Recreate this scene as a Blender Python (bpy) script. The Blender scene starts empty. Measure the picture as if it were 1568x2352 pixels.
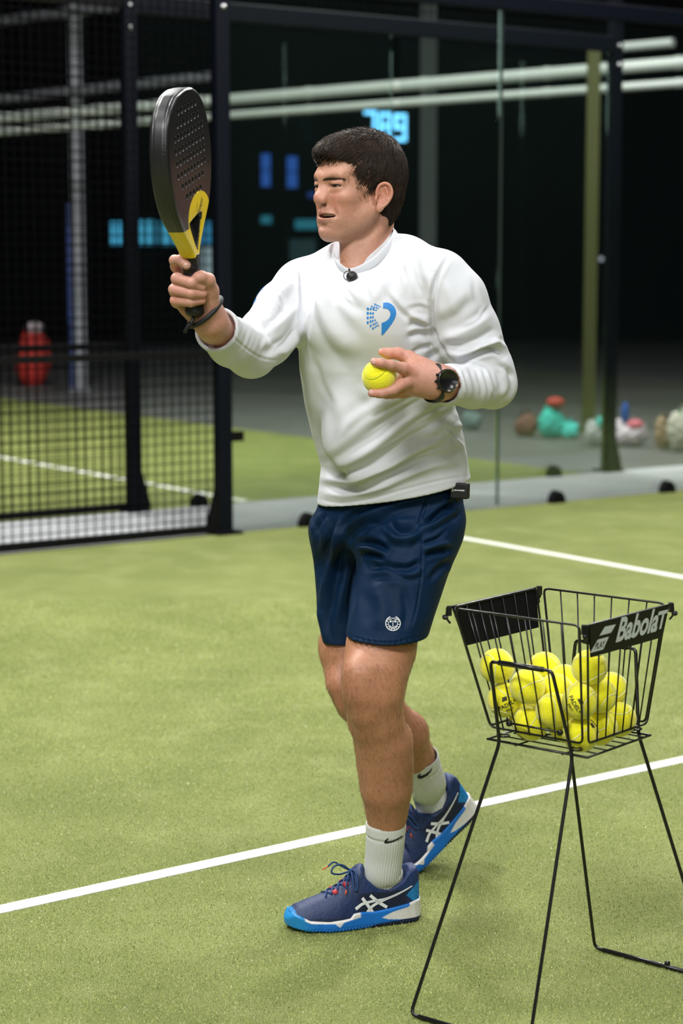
import bpy, bmesh, math, random
import numpy as np
from mathutils import Vector, Matrix
from mathutils.bvhtree import BVHTree
from mathutils.geometry import tessellate_polygon

S = bpy.context.scene
COL = S.collection
random.seed(7)
RNG = np.random.default_rng(7)

# ------------------------------------------------------------------ camera
FPX, CAM_H, HORIZON = 4573.0, 1.42, 590.0
PITCH = math.atan((1176 - HORIZON) / FPX)
cam_data = bpy.data.cameras.new('camera')
cam = bpy.data.objects.new('camera', cam_data)
COL.objects.link(cam)
cam.location = (0, 0, CAM_H)
cam.rotation_euler = (math.pi / 2 - PITCH, 0, 0)
cam_data.sensor_fit = 'VERTICAL'
cam_data.sensor_height = 36.0
cam_data.sensor_width = 24.0
cam_data.lens = FPX / 2352 * 36.0
cam_data.clip_end = 200
cam_data.dof.use_dof = True
cam_data.dof.focus_distance = 4.12
cam_data.dof.aperture_fstop = 3.6
S.camera = cam

# ------------------------------------------------------------------ world, light, exposure
S.view_settings.view_transform = 'Standard'
S.view_settings.look = 'None'
S.view_settings.exposure = -0.05
S.view_settings.gamma = 1.0
S.view_settings.use_curve_mapping = False
world = bpy.data.worlds.new('hall_ambient')
S.world = world
world.use_nodes = True
world.node_tree.nodes['Background'].inputs[0].default_value = (0.75, 0.85, 1.0, 1)
world.node_tree.nodes['Background'].inputs[1].default_value = 0.006


def area_light(name, loc, target, size, power, color=(1, 1, 1)):
    ld = bpy.data.lights.new(name, 'AREA')
    ld.shape = 'RECTANGLE'
    ld.size, ld.size_y = size
    ld.energy = power
    ld.color = color
    o = bpy.data.objects.new(name, ld)
    COL.objects.link(o)
    o.location = loc
    o.rotation_euler = (Vector(target) - Vector(loc)).to_track_quat('-Z', 'Y').to_euler()
    return o


# the court's floodlights: banks on the masts, those of the next court, and two added fill lamps
area_light('flood_or_fill_light', (-1.7, -0.6, 5.5), (0.2, 4.2, 0.9), (2.0, 1.0), 320, (1.0, 0.995, 0.98))
area_light('flood_or_fill_light', (2.7, 0.9, 5.8), (0.3, 4.2, 0.8), (1.4, 0.9), 135, (1.0, 0.995, 0.98))
area_light('flood_or_fill_light', (0.0, -5.0, 4.2), (0.1, 4.2, 0.9), (7.0, 1.8), 190, (1.0, 1.0, 1.0))  # wide fill lamp added behind the camera to soften the contrast
area_light('flood_or_fill_light', (-3.2, 3.4, 6.0), (0.1, 4.3, 0.6), (1.2, 0.8), 175, (1.0, 0.995, 0.98))
area_light('flood_or_fill_light', (3.1, 4.8, 6.2), (0.4, 4.2, 0.6), (1.2, 0.8), 90, (1.0, 0.995, 0.98))
area_light('flood_or_fill_light', (-2.8, 7.4, 6.2), (-0.4, 7.2, 0.0), (0.9, 0.5), 420, (1.0, 0.99, 0.97))
area_light('flood_or_fill_light', (2.6, 8.8, 6.2), (1.2, 8.6, 0.0), (0.9, 0.5), 400, (1.0, 0.99, 0.97))
area_light('flood_or_fill_light', (3.0, 12.9, 6.4), (2.4, 12.6, 0), (1.2, 0.6), 420, (1.0, 1.0, 0.98))  # lamp added above the concrete strip to brighten it
area_light('flood_or_fill_light', (-2.2, 13.0, 6.4), (-1.6, 13.2, 0), (1.2, 0.6), 560, (1.0, 1.0, 0.97))
area_light('flood_or_fill_light', (0.5, 15.2, 6.6), (0.4, 14.8, 0), (1.2, 0.6), 330, (1.0, 1.0, 0.98))


# ------------------------------------------------------------------ measuring helpers
def ray(px, py):
    a, b = (px - 784) / FPX, -(py - 1176) / FPX
    c, s = math.cos(PITCH), math.sin(PITCH)
    return np.array([a, c + b * s, -s + b * c])


def ground(px, py, z=0.0):
    d = ray(px, py)
    return np.array([0, 0, CAM_H]) + d * (z - CAM_H) / d[2]


def at(px, py, Y):
    d = ray(px, py)
    return np.array([0, 0, CAM_H]) + d * (Y / d[1])


def V3(*a):
    return np.array(a, dtype=float)


def unit(v):
    v = np.asarray(v, float)
    return v / np.linalg.norm(v)


# ------------------------------------------------------------------ materials
def mat(name, color, rough=0.6, metal=0.0, spec=None, noise=None, bump=None, attr=None, sss=None, sheen=None,
        coat=None, emit=None):
    """noise=(scale, second colour, contrast), bump=(scale, strength, distance), attr=name of a colour attribute"""
    m = bpy.data.materials.new(name)
    m.use_nodes = True
    nt = m.node_tree
    b = nt.nodes['Principled BSDF']
    b.inputs['Roughness'].default_value = rough
    b.inputs['Metallic'].default_value = metal
    if spec is not None:
        b.inputs['Specular IOR Level'].default_value = spec
    if coat:
        b.inputs['Coat Weight'].default_value = coat
    if sheen:
        b.inputs['Sheen Weight'].default_value = sheen
        b.inputs['Sheen Roughness'].default_value = 0.5
    if sss:
        b.inputs['Subsurface Weight'].default_value = sss
        b.inputs['Subsurface Radius'].default_value = (1.0, 0.35, 0.2)
        b.inputs['Subsurface Scale'].default_value = 0.008
    tc = nt.nodes.new('ShaderNodeTexCoord')
    col_out = None
    if attr:
        at_ = nt.nodes.new('ShaderNodeAttribute')
        at_.attribute_name = attr
        col_out = at_.outputs['Color']
    else:
        rgb = nt.nodes.new('ShaderNodeRGB')
        rgb.outputs[0].default_value = (*color, 1)
        col_out = rgb.outputs[0]
    if noise:
        n = nt.nodes.new('ShaderNodeTexNoise')
        n.inputs['Scale'].default_value = noise[0]
        n.inputs['Detail'].default_value = 4
        nt.links.new(tc.outputs['Object'], n.inputs['Vector'])
        r = nt.nodes.new('ShaderNodeValToRGB')
        r.color_ramp.elements[0].position = 0.5 - noise[2]
        r.color_ramp.elements[1].position = 0.5 + noise[2]
        nt.links.new(n.outputs['Fac'], r.inputs[0])
        mx = nt.nodes.new('ShaderNodeMix')
        mx.data_type = 'RGBA'
        if attr:
            mx.blend_type = 'MULTIPLY'
            mx.inputs[0].default_value = 1.0
            r.color_ramp.elements[0].color = (*noise[1], 1)
            r.color_ramp.elements[1].color = (1, 1, 1, 1)
            nt.links.new(col_out, mx.inputs[6])
            nt.links.new(r.outputs[0], mx.inputs[7])
        else:
            nt.links.new(r.outputs[0], mx.inputs[0])
            nt.links.new(col_out, mx.inputs[6])
            mx.inputs[7].default_value = (*noise[1], 1)
        col_out = mx.outputs[2]
    nt.links.new(col_out, b.inputs['Base Color'])
    if bump:
        n2 = nt.nodes.new('ShaderNodeTexNoise')
        n2.inputs['Scale'].default_value = bump[0]
        n2.inputs['Detail'].default_value = 3
        nt.links.new(tc.outputs['Object'], n2.inputs['Vector'])
        bp = nt.nodes.new('ShaderNodeBump')
        bp.inputs['Strength'].default_value = bump[1]
        bp.inputs['Distance'].default_value = bump[2]
        nt.links.new(n2.outputs['Fac'], bp.inputs['Height'])
        nt.links.new(bp.outputs[0], b.inputs['Normal'])
    if emit:
        b.inputs['Emission Color'].default_value = (*emit[0], 1)
        b.inputs['Emission Strength'].default_value = emit[1]
    return m


# ------------------------------------------------------------------ object helpers
def world_loc(o):
    v = Vector((0, 0, 0))
    while o is not None:
        v += Vector(o.location)
        o = o.parent
    return np.array(v)


def tag(o, label=None, cat=None, group=None, kind=None):
    if label: o['label'] = label
    if cat: o['category'] = cat
    if group: o['group'] = group
    if kind: o['kind'] = kind
    return o


def empty(name, loc):
    o = bpy.data.objects.new(name, None)
    o.empty_display_size = 0.05
    COL.objects.link(o)
    o.location = tuple(loc)
    return o


def obj(name, verts, faces, m, parent=None, smooth=False, origin=None, colors=None, uvw=None):
    """verts in world coordinates; faces list or (n,4)/(n,3) array"""
    verts = np.asarray(verts, float)
    me = bpy.data.meshes.new(name)
    o = bpy.data.objects.new(name, me)
    COL.objects.link(o)
    if parent is not None:
        o.parent = parent
        off = world_loc(parent)
    else:
        if origin is None:
            lo, hi = verts.min(0), verts.max(0)
            origin = np.array([(lo[0] + hi[0]) / 2, (lo[1] + hi[1]) / 2, lo[2]])
        off = np.asarray(origin, float)
        o.location = tuple(off)
    if isinstance(faces, np.ndarray):
        n, k = faces.shape
        me.vertices.add(len(verts))
        me.vertices.foreach_set('co', (verts - off).astype(np.float32).ravel())
        me.loops.add(n * k)
        me.loops.foreach_set('vertex_index', faces.astype(np.int32).ravel())
        me.polygons.add(n)
        me.polygons.foreach_set('loop_start', np.arange(0, n * k, k, dtype=np.int32))
        me.polygons.foreach_set('loop_total', np.full(n, k, dtype=np.int32))
        me.update(calc_edges=True)
        me.validate()
    else:
        me.from_pydata([tuple(v) for v in (verts - off)], [], [tuple(int(i) for i in f) for f in faces])
        me.update()
    if smooth:
        me.polygons.foreach_set('use_smooth', np.ones(len(me.polygons), dtype=bool))
    for mm in (m if isinstance(m, (list, tuple)) else [m]):
        me.materials.append(mm)
    if colors is not None:
        ca = me.color_attributes.new('tint', 'FLOAT_COLOR', 'POINT')
        c4 = np.ones((len(verts), 4), np.float32)
        c4[:, :3] = colors
        ca.data.foreach_set('color', c4.ravel())
    return o


class MB:
    """collects shapes that make ONE mesh"""
    def __init__(self):
        self.v, self.f = [], []

    def add(self, v, f):
        n = sum(len(a) for a in self.v)
        self.v.append(np.asarray(v, float))
        self.f += [tuple(int(i) + n for i in ff) for ff in f]
        return self

    def box(self, c, size, R=None, taper=1.0):
        c = np.asarray(c, float)
        h = np.asarray(size, float) / 2
        pts = []
        for z in (-1, 1):
            k = taper if z > 0 else 1
            for x, y in ((-1, -1), (1, -1), (1, 1), (-1, 1)):
                pts.append([x * h[0] * k, y * h[1] * k, z * h[2]])
        pts = np.array(pts)
        if R is not None:
            pts = pts @ np.asarray(R).T
        return self.add(pts + c, [(3, 2, 1, 0), (4, 5, 6, 7), (0, 1, 5, 4), (1, 2, 6, 5), (2, 3, 7, 6), (3, 0, 4, 7)])

    def tube(self, pts, r, seg=10, closed=False, flat=None):
        v, f = tube(pts, r, seg, closed, flat)
        return self.add(v, f)

    def lathe(self, prof, c, R=None, seg=24, caps=True):
        """prof: (radius, height) pairs about local z"""
        v = []
        for rr, hh in prof:
            for k in range(seg):
                a = 2 * math.pi * k / seg
                v.append([rr * math.cos(a), rr * math.sin(a), hh])
        v = np.array(v)
        if R is not None:
            v = v @ np.asarray(R).T
        f = []
        for i in range(len(prof) - 1):
            for k in range(seg):
                k2 = (k + 1) % seg
                f.append((i * seg + k, i * seg + k2, (i + 1) * seg + k2, (i + 1) * seg + k))
        if caps:
            f.append(tuple(range(seg - 1, -1, -1)))
            f.append(tuple((len(prof) - 1) * seg + k for k in range(seg)))
        return self.add(v + np.asarray(c, float), f)

    def build(self, name, m, parent=None, smooth=False, origin=None):
        return obj(name, np.concatenate(self.v), self.f, m, parent, smooth, origin)


def tube(pts, r, seg=10, closed=False, flat=None):
    P = np.asarray(pts, float)
    n = len(P)
    r = np.full(n, r) if np.isscalar(r) else np.asarray(r, float)
    T = np.zeros_like(P)
    for i in range(n):
        if closed:
            T[i] = unit(P[(i + 1) % n] - P[i - 1])
        else:
            a = P[min(i + 1, n - 1)] - P[max(i - 1, 0)]
            T[i] = unit(a)
    up = V3(0, 0, 1) if abs(T[0][2]) < 0.9 else V3(1, 0, 0)
    if flat is not None:
        up = np.asarray(flat[0], float)
    N = unit(up - T[0] * (up @ T[0]))
    v = []
    for i in range(n):
        if flat is not None:
            N = unit(up - T[i] * (up @ T[i]))
        else:
            N = unit(N - T[i] * (N @ T[i]))
        B = np.cross(T[i], N)
        k = flat[1] if flat is not None else 1.0
        for s in range(seg):
            a = 2 * math.pi * s / seg
            v.append(P[i] + r[i] * (k * math.cos(a) * N + math.sin(a) * B))
    f = []
    for i in range(n if closed else n - 1):
        j = (i + 1) % n
        for s in range(seg):
            s2 = (s + 1) % seg
            f.append((i * seg + s, j * seg + s, j * seg + s2, i * seg + s2))
    if not closed:
        f.append(tuple(range(seg)))
        f.append(tuple((n - 1) * seg + s for s in range(seg - 1, -1, -1)))
    return np.array(v), f


def spline(pts, n=8, closed=False):
    """Catmull-Rom through the points"""
    P = [np.asarray(p, float) for p in pts]
    out = []
    m = len(P)
    for i in range(m if closed else m - 1):
        p0 = P[(i - 1) % m] if closed or i > 0 else 2 * P[0] - P[1]
        p1, p2 = P[i], P[(i + 1) % m]
        p3 = P[(i + 2) % m] if closed or i + 2 < m else 2 * P[-1] - P[-2]
        for k in range(n):
            t = k / n
            out.append(0.5 * (2 * p1 + (p2 - p0) * t + (2 * p0 - 5 * p1 + 4 * p2 - p3) * t * t +
                              (3 * p1 - p0 - 3 * p2 + p3) * t ** 3))
    if not closed:
        out.append(P[-1])
    return np.array(out)


def bevel(o, w, seg=2):
    b = o.modifiers.new('bevel', 'BEVEL')
    b.width, b.segments = w, seg
    b.limit_method = 'ANGLE'
    return o


def frame(x, z=None, y=None):
    """rotation matrix with columns x, y, z"""
    x = unit(x)
    if z is not None:
        z = np.asarray(z, float)
        z = unit(z - x * (z @ x))
        return np.column_stack([x, np.cross(z, x), z])
    y = unit(np.asarray(y, float) - x * (np.asarray(y) @ x))
    return np.column_stack([x, y, np.cross(x, y)])


# ------------------------------------------------------------------ implicit surfaces (modelled as distance fields, meshed by surface nets)
def length(x, y, z):
    return np.sqrt(x * x + y * y + z * z)


def sph(p, c, r):
    return length(p[0] - c[0], p[1] - c[1], p[2] - c[2]) - r


def ell(p, c, r, R=None):
    x, y, z = p[0] - c[0], p[1] - c[1], p[2] - c[2]
    if R is not None:
        R = np.asarray(R, np.float32)
        x, y, z = (R[0, 0] * x + R[1, 0] * y + R[2, 0] * z, R[0, 1] * x + R[1, 1] * y + R[2, 1] * z,
                   R[0, 2] * x + R[1, 2] * y + R[2, 2] * z)
    k0 = length(x / r[0], y / r[1], z / r[2])
    k1 = length(x / r[0] ** 2, y / r[1] ** 2, z / r[2] ** 2)
    return k0 * (k0 - 1.0) / (k1 + 1e-9)


def cap(p, a, b, ra, rb=None, sq=None):
    """capsule with two radii; sq=(direction, factor) widens it along a direction"""
    rb = ra if rb is None else rb
    a, b = np.asarray(a, float), np.asarray(b, float)
    d = b - a
    x, y, z = p[0] - a[0], p[1] - a[1], p[2] - a[2]
    dd = float(d @ d) + 1e-12
    t = np.clip((x * d[0] + y * d[1] + z * d[2]) / dd, 0, 1)
    x, y, z = x - d[0] * t, y - d[1] * t, z - d[2] * t
    if sq is not None:
        n = unit(sq[0])
        s = x * n[0] + y * n[1] + z * n[2]
        k = s * (1.0 / sq[1] - 1.0)
        x, y, z = x + n[0] * k, y + n[1] * k, z + n[2] * k
    return length(x, y, z) - (ra + (rb - ra) * t)


def chain(p, pts, k=0.01, sq=None):
    """pts: list of (point, radius)"""
    d = None
    for (a, ra), (b, rb) in zip(pts[:-1], pts[1:]):
        c = cap(p, a, b, ra, rb, sq)
        d = c if d is None else smin(d, c, k)
    return d


def smin(a, b, k):
    h = np.maximum(k - np.abs(a - b), 0) / k
    return np.minimum(a, b) - h * h * k * 0.25


def smax(a, b, k):
    return -smin(-a, -b, k)


def plane(p, c, n):
    """negative on the side n points away from"""
    n = unit(n)
    return (p[0] - c[0]) * n[0] + (p[1] - c[1]) * n[1] + (p[2] - c[2]) * n[2]


def loft(p, rows, yaw, n=2.3):
    """stack of ellipses: rows (z, cx, cy, a, b) rising in z; a along the direction yaw"""
    rows = np.asarray(rows, float)
    z = p[2]
    cx, cy, a, b = [np.interp(z, rows[:, 0], rows[:, i]).astype(np.float32) for i in (1, 2, 3, 4)]
    x, y = p[0] - cx, p[1] - cy
    c, s = math.cos(yaw), math.sin(yaw)
    u, v = np.abs(c * x + s * y), np.abs(-s * x + c * y)
    g = ((u / a) ** n + (v / b) ** n) ** (1.0 / n)
    return (g - 1.0) * np.minimum(a, b)


def surfnet(f, lo, hi, h, smooth=0, B=8):
    """mesh of the zero level of f on a grid of step h; only blocks near the surface are evaluated"""
    lo, hi = np.asarray(lo, float), np.asarray(hi, float)
    nb = np.maximum(1, np.ceil((hi - lo) / (h * B)).astype(int))
    n = nb * B + 1
    bi = np.stack(np.meshgrid(*[np.arange(k) for k in nb], indexing='ij'), -1).reshape(-1, 3)
    cen = (lo + (bi + 0.5) * B * h).astype(np.float32)
    fc = f((cen[:, 0], cen[:, 1], cen[:, 2]))
    near = np.abs(fc) < B * h * 0.87 * 1.5
    vals = np.ones(n, np.float32)
    blk = np.where(fc < 0, -1.0, 1.0).reshape(nb)
    vals[:n[0] - 1, :n[1] - 1, :n[2] - 1] = np.repeat(np.repeat(np.repeat(blk, B, 0), B, 1), B, 2)
    sel = bi[near]
    off = np.stack(np.meshgrid(*[np.arange(B + 1)] * 3, indexing='ij'), -1).reshape(-1, 3)
    step = max(1, 600000 // len(off))
    for s in range(0, len(sel), step):
        idx = (sel[s:s + step, None, :] * B + off[None]).reshape(-1, 3)
        q = (lo + idx * h).astype(np.float32)
        vals[idx[:, 0], idx[:, 1], idx[:, 2]] = f((q[:, 0], q[:, 1], q[:, 2]))
    vals[0], vals[-1] = 1, 1
    vals[:, 0], vals[:, -1] = 1, 1
    vals[:, :, 0], vals[:, :, -1] = 1, 1
    ins = vals < 0
    c8 = [(i, j, k) for i in (0, 1) for j in (0, 1) for k in (0, 1)]
    m = n - 1
    cnt = np.zeros(m, np.int8)
    for i, j, k in c8:
        cnt += ins[i:m[0] + i, j:m[1] + j, k:m[2] + k]
    act = np.argwhere((cnt > 0) & (cnt < 8))
    vid = np.full(m, -1, np.int32)
    vid[act[:, 0], act[:, 1], act[:, 2]] = np.arange(len(act))
    acc = np.zeros((len(act), 3))
    num = np.zeros(len(act))
    cv = {c: vals[act[:, 0] + c[0], act[:, 1] + c[1], act[:, 2] + c[2]].astype(float) for c in c8}
    for c in c8:
        for ax in range(3):
            if c[ax] == 0:
                d = list(c)
                d[ax] = 1
                d = tuple(d)
                a, b = cv[c], cv[d]
                cr = (a < 0) != (b < 0)
                t = np.where(cr, a / np.where(cr, a - b, 1), 0)
                pos = np.tile(np.array(c, float), (len(act), 1))
                pos[:, ax] += t
                acc += pos * cr[:, None]
                num += cr
    verts = lo + (act + acc / num[:, None]) * h
    faces = []
    for ax in range(3):
        a1, a2 = (ax + 1) % 3, (ax + 2) % 3
        sl0 = [slice(None)] * 3
        sl1 = [slice(None)] * 3
        sl0[ax], sl1[ax] = slice(0, -1), slice(1, None)
        e = ins[tuple(sl0)] != ins[tuple(sl1)]
        idx = np.argwhere(e)
        ok = (idx[:, a1] > 0) & (idx[:, a2] > 0) & (idx[:, a1] < m[a1]) & (idx[:, a2] < m[a2])
        idx = idx[ok]
        fl = ins[tuple(sl0)][idx[:, 0], idx[:, 1], idx[:, 2]]
        q = []
        for da, db in ((1, 1), (0, 1), (0, 0), (1, 0)):
            j = idx.copy()
            j[:, a1] -= da
            j[:, a2] -= db
            q.append(vid[j[:, 0], j[:, 1], j[:, 2]])
        q = np.stack(q, 1)
        q[~fl] = q[~fl][:, ::-1]
        faces.append(q)
    faces = np.concatenate(faces)
    for _ in range(smooth):
        verts = laplace(verts, faces, 0.5)
    return verts, faces


def laplace(v, f, w):
    e = np.concatenate([f[:, [0, 1]], f[:, [1, 2]], f[:, [2, 3]], f[:, [3, 0]]])
    s = np.zeros_like(v)
    n = np.bincount(e[:, 0], minlength=len(v)).astype(float)
    for k in range(3):
        s[:, k] = np.bincount(e[:, 0], v[e[:, 1], k], len(v))
    return v + w * (s / np.maximum(n, 1)[:, None] - v)


def vnormals(v, f):
    a, b, c, d = (v[f[:, i]] for i in range(4))
    fn = np.cross(c - a, d - b)
    n = np.zeros_like(v)
    for i in range(4):
        for k in range(3):
            n[:, k] += np.bincount(f[:, i], fn[:, k], len(v))
    return n / (np.linalg.norm(n, axis=1)[:, None] + 1e-12)


def merge(parts):
    V, F, C, n = [], [], [], 0
    for q in parts:
        V.append(q[0])
        F.append(q[1] + n)
        if len(q) > 2:
            C.append(q[2])
        n += len(q[0])
    return (np.concatenate(V), np.concatenate(F)) + ((np.concatenate(C),) if C else ())


# ------------------------------------------------------------------ flat marks laid on a surface
def clip_grid(polys, step):
    """triangulate polygons (list of outlines; later ones may be holes of the first) and cut them by a grid"""
    bm = bmesh.new()
    for loops in polys:
        tri = tessellate_polygon([[Vector((x, y, 0)) for x, y in lp] for lp in loops])
        flat = [bm.verts.new((x, y, 0)) for lp in loops for x, y in lp]
        for t in tri:
            try:
                bm.faces.new([flat[i] for i in t])
            except ValueError:
                pass
    xs = [v.co.x for v in bm.verts]
    ys = [v.co.y for v in bm.verts]
    for ax, vals in ((0, xs), (1, ys)):
        a, b = min(vals), max(vals)
        k = int((b - a) / step)
        for i in range(1, k + 1):
            co = [0, 0, 0]
            no = [0, 0, 0]
            co[ax] = a + i * (b - a) / (k + 1)
            no[ax] = 1
            bmesh.ops.bisect_plane(bm, geom=bm.verts[:] + bm.edges[:] + bm.faces[:], plane_co=co, plane_no=no)
    v = np.array([tuple(q.co) for q in bm.verts])
    bm.verts.index_update()
    f = [tuple(q.index for q in fc.verts) for fc in bm.faces]
    bm.free()
    return v, f


def drape(v, f, origin, ux, uy, tv, tf, lift=0.0006, step=0.004, reach=0.2):
    """project a flat mesh (in the plane ux, uy) along -(ux x uy) onto a target surface"""
    ux, uy = np.asarray(ux, float), np.asarray(uy, float)
    n = unit(np.cross(ux, uy))
    pts = origin + v[:, :1] * ux + v[:, 1:2] * uy
    m = np.linalg.norm(np.cross(tv - pts.mean(0), n), axis=1) < np.linalg.norm(pts - pts.mean(0), axis=1).max() + 0.02
    tf = np.asarray(tf)
    tf = tf[m[tf].any(1)]
    bvh = BVHTree.FromPolygons([tuple(q) for q in tv], [tuple(int(k) for k in q) for q in tf])
    out, ok = [], []
    for q in pts:
        hit = bvh.ray_cast(Vector(q + n * reach / 2), Vector(-n), reach)
        if hit[0] is None:
            out.append(q)
            ok.append(False)
        else:
            nn = np.array(hit[1])
            if nn @ n < 0:
                nn = -nn
            out.append(np.array(hit[0]) + nn * lift)
            ok.append(nn @ n > 0.08)
    out = np.array(out)
    ff = [t for t in f if all(ok[i] for i in t)]
    us = max(np.linalg.norm(ux), 1e-9)
    ff = [t for t in ff if max(np.linalg.norm(out[t[0]] - out[t[i]]) for i in range(1, len(t))) < step * us * 6]
    used = sorted({i for t in ff for i in t})
    mp = {i: k for k, i in enumerate(used)}
    return out[used], [tuple(mp[i] for i in t) for t in ff]


def decal(name, polys, origin, ux, uy, tv, tf, m, parent, lift=0.0006, step=0.004, reach=0.2):
    v, f = clip_grid(polys, step) if not isinstance(polys, tuple) else polys
    v, f = drape(v, f, origin, ux, uy, tv, tf, lift, step, reach)
    return obj(name, v, f, m, parent, smooth=True)


def stroke(pts, w, closed=False, n=6, w1=None):
    """outline of a pen stroke through the points"""
    P = spline([np.array(q, float) for q in pts], n, closed) if n > 1 else np.array(pts, float)
    m = len(P)
    if closed:
        P = np.vstack([P, P[:1]])
        m += 1
    L, R = [], []
    for i in range(m):
        d = P[min(i + 1, m - 1)] - P[max(i - 1, 0)]
        if closed and i in (0, m - 1):
            d = P[1] - P[-2]
        d = d / (np.hypot(*d) + 1e-12)
        k = w / 2 if w1 is None else (w + (w1 - w) * i / (m - 1)) / 2
        L.append((P[i][0] - d[1] * k, P[i][1] + d[0] * k))
        R.append((P[i][0] + d[1] * k, P[i][1] - d[0] * k))
    if closed:
        return [L[:-1], R[:-1][::-1]]
    return [L + R[::-1]]


def disc(cx, cy, rx, ry, n=14):
    return [[(cx + rx * math.cos(2 * math.pi * k / n), cy + ry * math.sin(2 * math.pi * k / n)) for k in range(n)]]


def text_polys(body, size=1.0, shear=0.0, bold=0.0, sx=1.0):
    """outlines of a word as mesh data (verts, faces) in the plane, starting at x=0"""
    c = bpy.data.curves.new('lettering', 'FONT')
    c.body = body
    c.size = size
    c.shear = shear
    c.offset = bold
    c.resolution_u = 4
    o = bpy.data.objects.new('lettering', c)
    COL.objects.link(o)
    dg = bpy.context.evaluated_depsgraph_get()
    me = bpy.data.meshes.new_from_object(o.evaluated_get(dg))
    v = np.array([tuple(q.co) for q in me.vertices])
    f = [tuple(q.vertices) for q in me.polygons]
    bpy.data.objects.remove(o)
    bpy.data.curves.remove(c)
    bpy.data.meshes.remove(me)
    v[:, 0] *= sx
    return v, f
# ================================================================== the hall and the courts
U = V3(math.sin(math.radians(54.5)), math.cos(math.radians(54.5)), 0)   # along the court walls
V = V3(-U[1], U[0], 0)                                                 # away from the court
W0 = V3(-0.61, 10.21, 0)                                               # foot of the gate post


def wp(u, v, z=0.0):
    return W0 + u * U + v * V + V3(0, 0, z)


def turf_material(name, ca, cb, cc):
    m = bpy.data.materials.new(name)
    m.use_nodes = True
    nt = m.node_tree
    b = nt.nodes['Principled BSDF']
    b.inputs['Roughness'].default_value = 0.85
    b.inputs['Specular IOR Level'].default_value = 0.25
    tc = nt.nodes.new('ShaderNodeTexCoord')

    def noise(scale, detail, lo, hi, src=None):
        n = nt.nodes.new('ShaderNodeTexNoise')
        n.inputs['Scale'].default_value = scale
        n.inputs['Detail'].default_value = detail
        nt.links.new(tc.outputs['Object'], n.inputs['Vector'])
        r = nt.nodes.new('ShaderNodeMapRange')
        r.inputs[1].default_value, r.inputs[2].default_value = lo, hi
        nt.links.new(n.outputs['Fac'], r.inputs[0])
        return r.outputs[0]

    def mix(fac, a, c):
        x = nt.nodes.new('ShaderNodeMix')
        x.data_type = 'RGBA'
        nt.links.new(fac, x.inputs[0])
        for s, i in ((a, 6), (c, 7)):
            if isinstance(s, tuple):
                x.inputs[i].default_value = (*s, 1)
            else:
                nt.links.new(s, x.inputs[i])
        return x.outputs[2]
    fine = noise(420, 3, 0.34, 0.68)
    tuft = noise(150, 2, 0.36, 0.66)
    patch = noise(2.5, 5, 0.35, 0.85)
    base = mix(tuft, ca, cb)
    base = mix(fine, tuple(0.42 * k for k in ca), base)
    sand = noise(5, 6, 0.50, 1.0)
    base = mix(sand, base, mix(fine, base, cc))
    base = mix(patch, base, mix(fine, base, cb))
    sp = noise(700, 2, 0.70, 0.76)
    base = mix(sp, base, (0.75, 0.78, 0.55))
    nt.links.new(base, b.inputs['Base Color'])
    bp = nt.nodes.new('ShaderNodeBump')
    bp.inputs['Strength'].default_value = 0.9
    bp.inputs['Distance'].default_value = 0.004
    nt.links.new(fine, bp.inputs['Height'])
    nt.links.new(bp.outputs[0], b.inputs['Normal'])
    return m


M_turf = turf_material('court_turf_green', (0.29, 0.355, 0.088), (0.45, 0.495, 0.165), (0.58, 0.58, 0.28))
M_turf2 = turf_material('next_turf_green', (0.29, 0.35, 0.085), (0.43, 0.48, 0.145), (0.5, 0.52, 0.2))
M_conc = mat('pale_concrete', (0.50, 0.51, 0.52), 0.7, noise=(3.0, (0.42, 0.43, 0.44), 0.2))
M_dark_conc = mat('hall_concrete', (0.085, 0.088, 0.085), 0.6, noise=(1.5, (0.12, 0.12, 0.118), 0.25))
M_wall = mat('dark_hall_wall', (0.005, 0.007, 0.010), 0.9, spec=0.1)
M_ceil = mat('dark_ceiling', (0.012, 0.012, 0.014), 0.9)
M_black = mat('black_powder_coat', (0.0025, 0.0025, 0.003), 0.6, spec=0.15)
M_blackblue = mat('black_steel', (0.0018, 0.003, 0.007), 0.5, spec=0.15)
M_wire = mat('black_mesh_wire', (0.0014, 0.0014, 0.002), 0.8, spec=0.04)
M_line = mat('white_line', (0.80, 0.80, 0.76), 0.85, noise=(300, (0.62, 0.63, 0.55), 0.2), bump=(350, 0.6, 0.003))


def slab(name, corners, z0, z1, m, parent=None):
    n = len(corners)
    v = [[c[0], c[1], z0] for c in corners] + [[c[0], c[1], z1] for c in corners]
    f = [tuple(range(n - 1, -1, -1)), tuple(range(n, 2 * n))] + [(i, (i + 1) % n, n + (i + 1) % n, n + i) for i in range(n)]
    return obj(name, v, f, m, parent)


floor = slab('floor', [(-26, -6), (26, -6), (26, 34), (-26, 34)], -0.10, -0.012, M_dark_conc)
tag(floor, 'dark grey concrete floor of the sports hall', 'floor', kind='structure')
strip = slab('floor', [wp(-9, 0.02), wp(14, 0.02), wp(14, 1.05), wp(-9, 1.05)], -0.012, 0.0, M_conc)
tag(strip, 'pale concrete strip between the two glass walls', 'floor', kind='structure')
turf = slab('court_turf', [wp(-9, 0.0), wp(-9, -14), wp(11, -14), wp(11, 0.0)], -0.012, 0.0, M_turf)
tag(turf, 'yellow-green artificial turf the player stands on', 'court floor', kind='structure')
_d = ray(1340, 1090)
_t = (W0[:2] @ V[:2] + 1.07) / (_d[:2] @ V[:2])
far_end = float((_d[:2] * _t - W0[:2]) @ U[:2])
turf2 = slab('court_turf', [wp(far_end - 16, 1.07), wp(far_end, 1.07), wp(far_end, 15), wp(far_end - 16, 15)], -0.012, 0.0, M_turf2)
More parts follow.
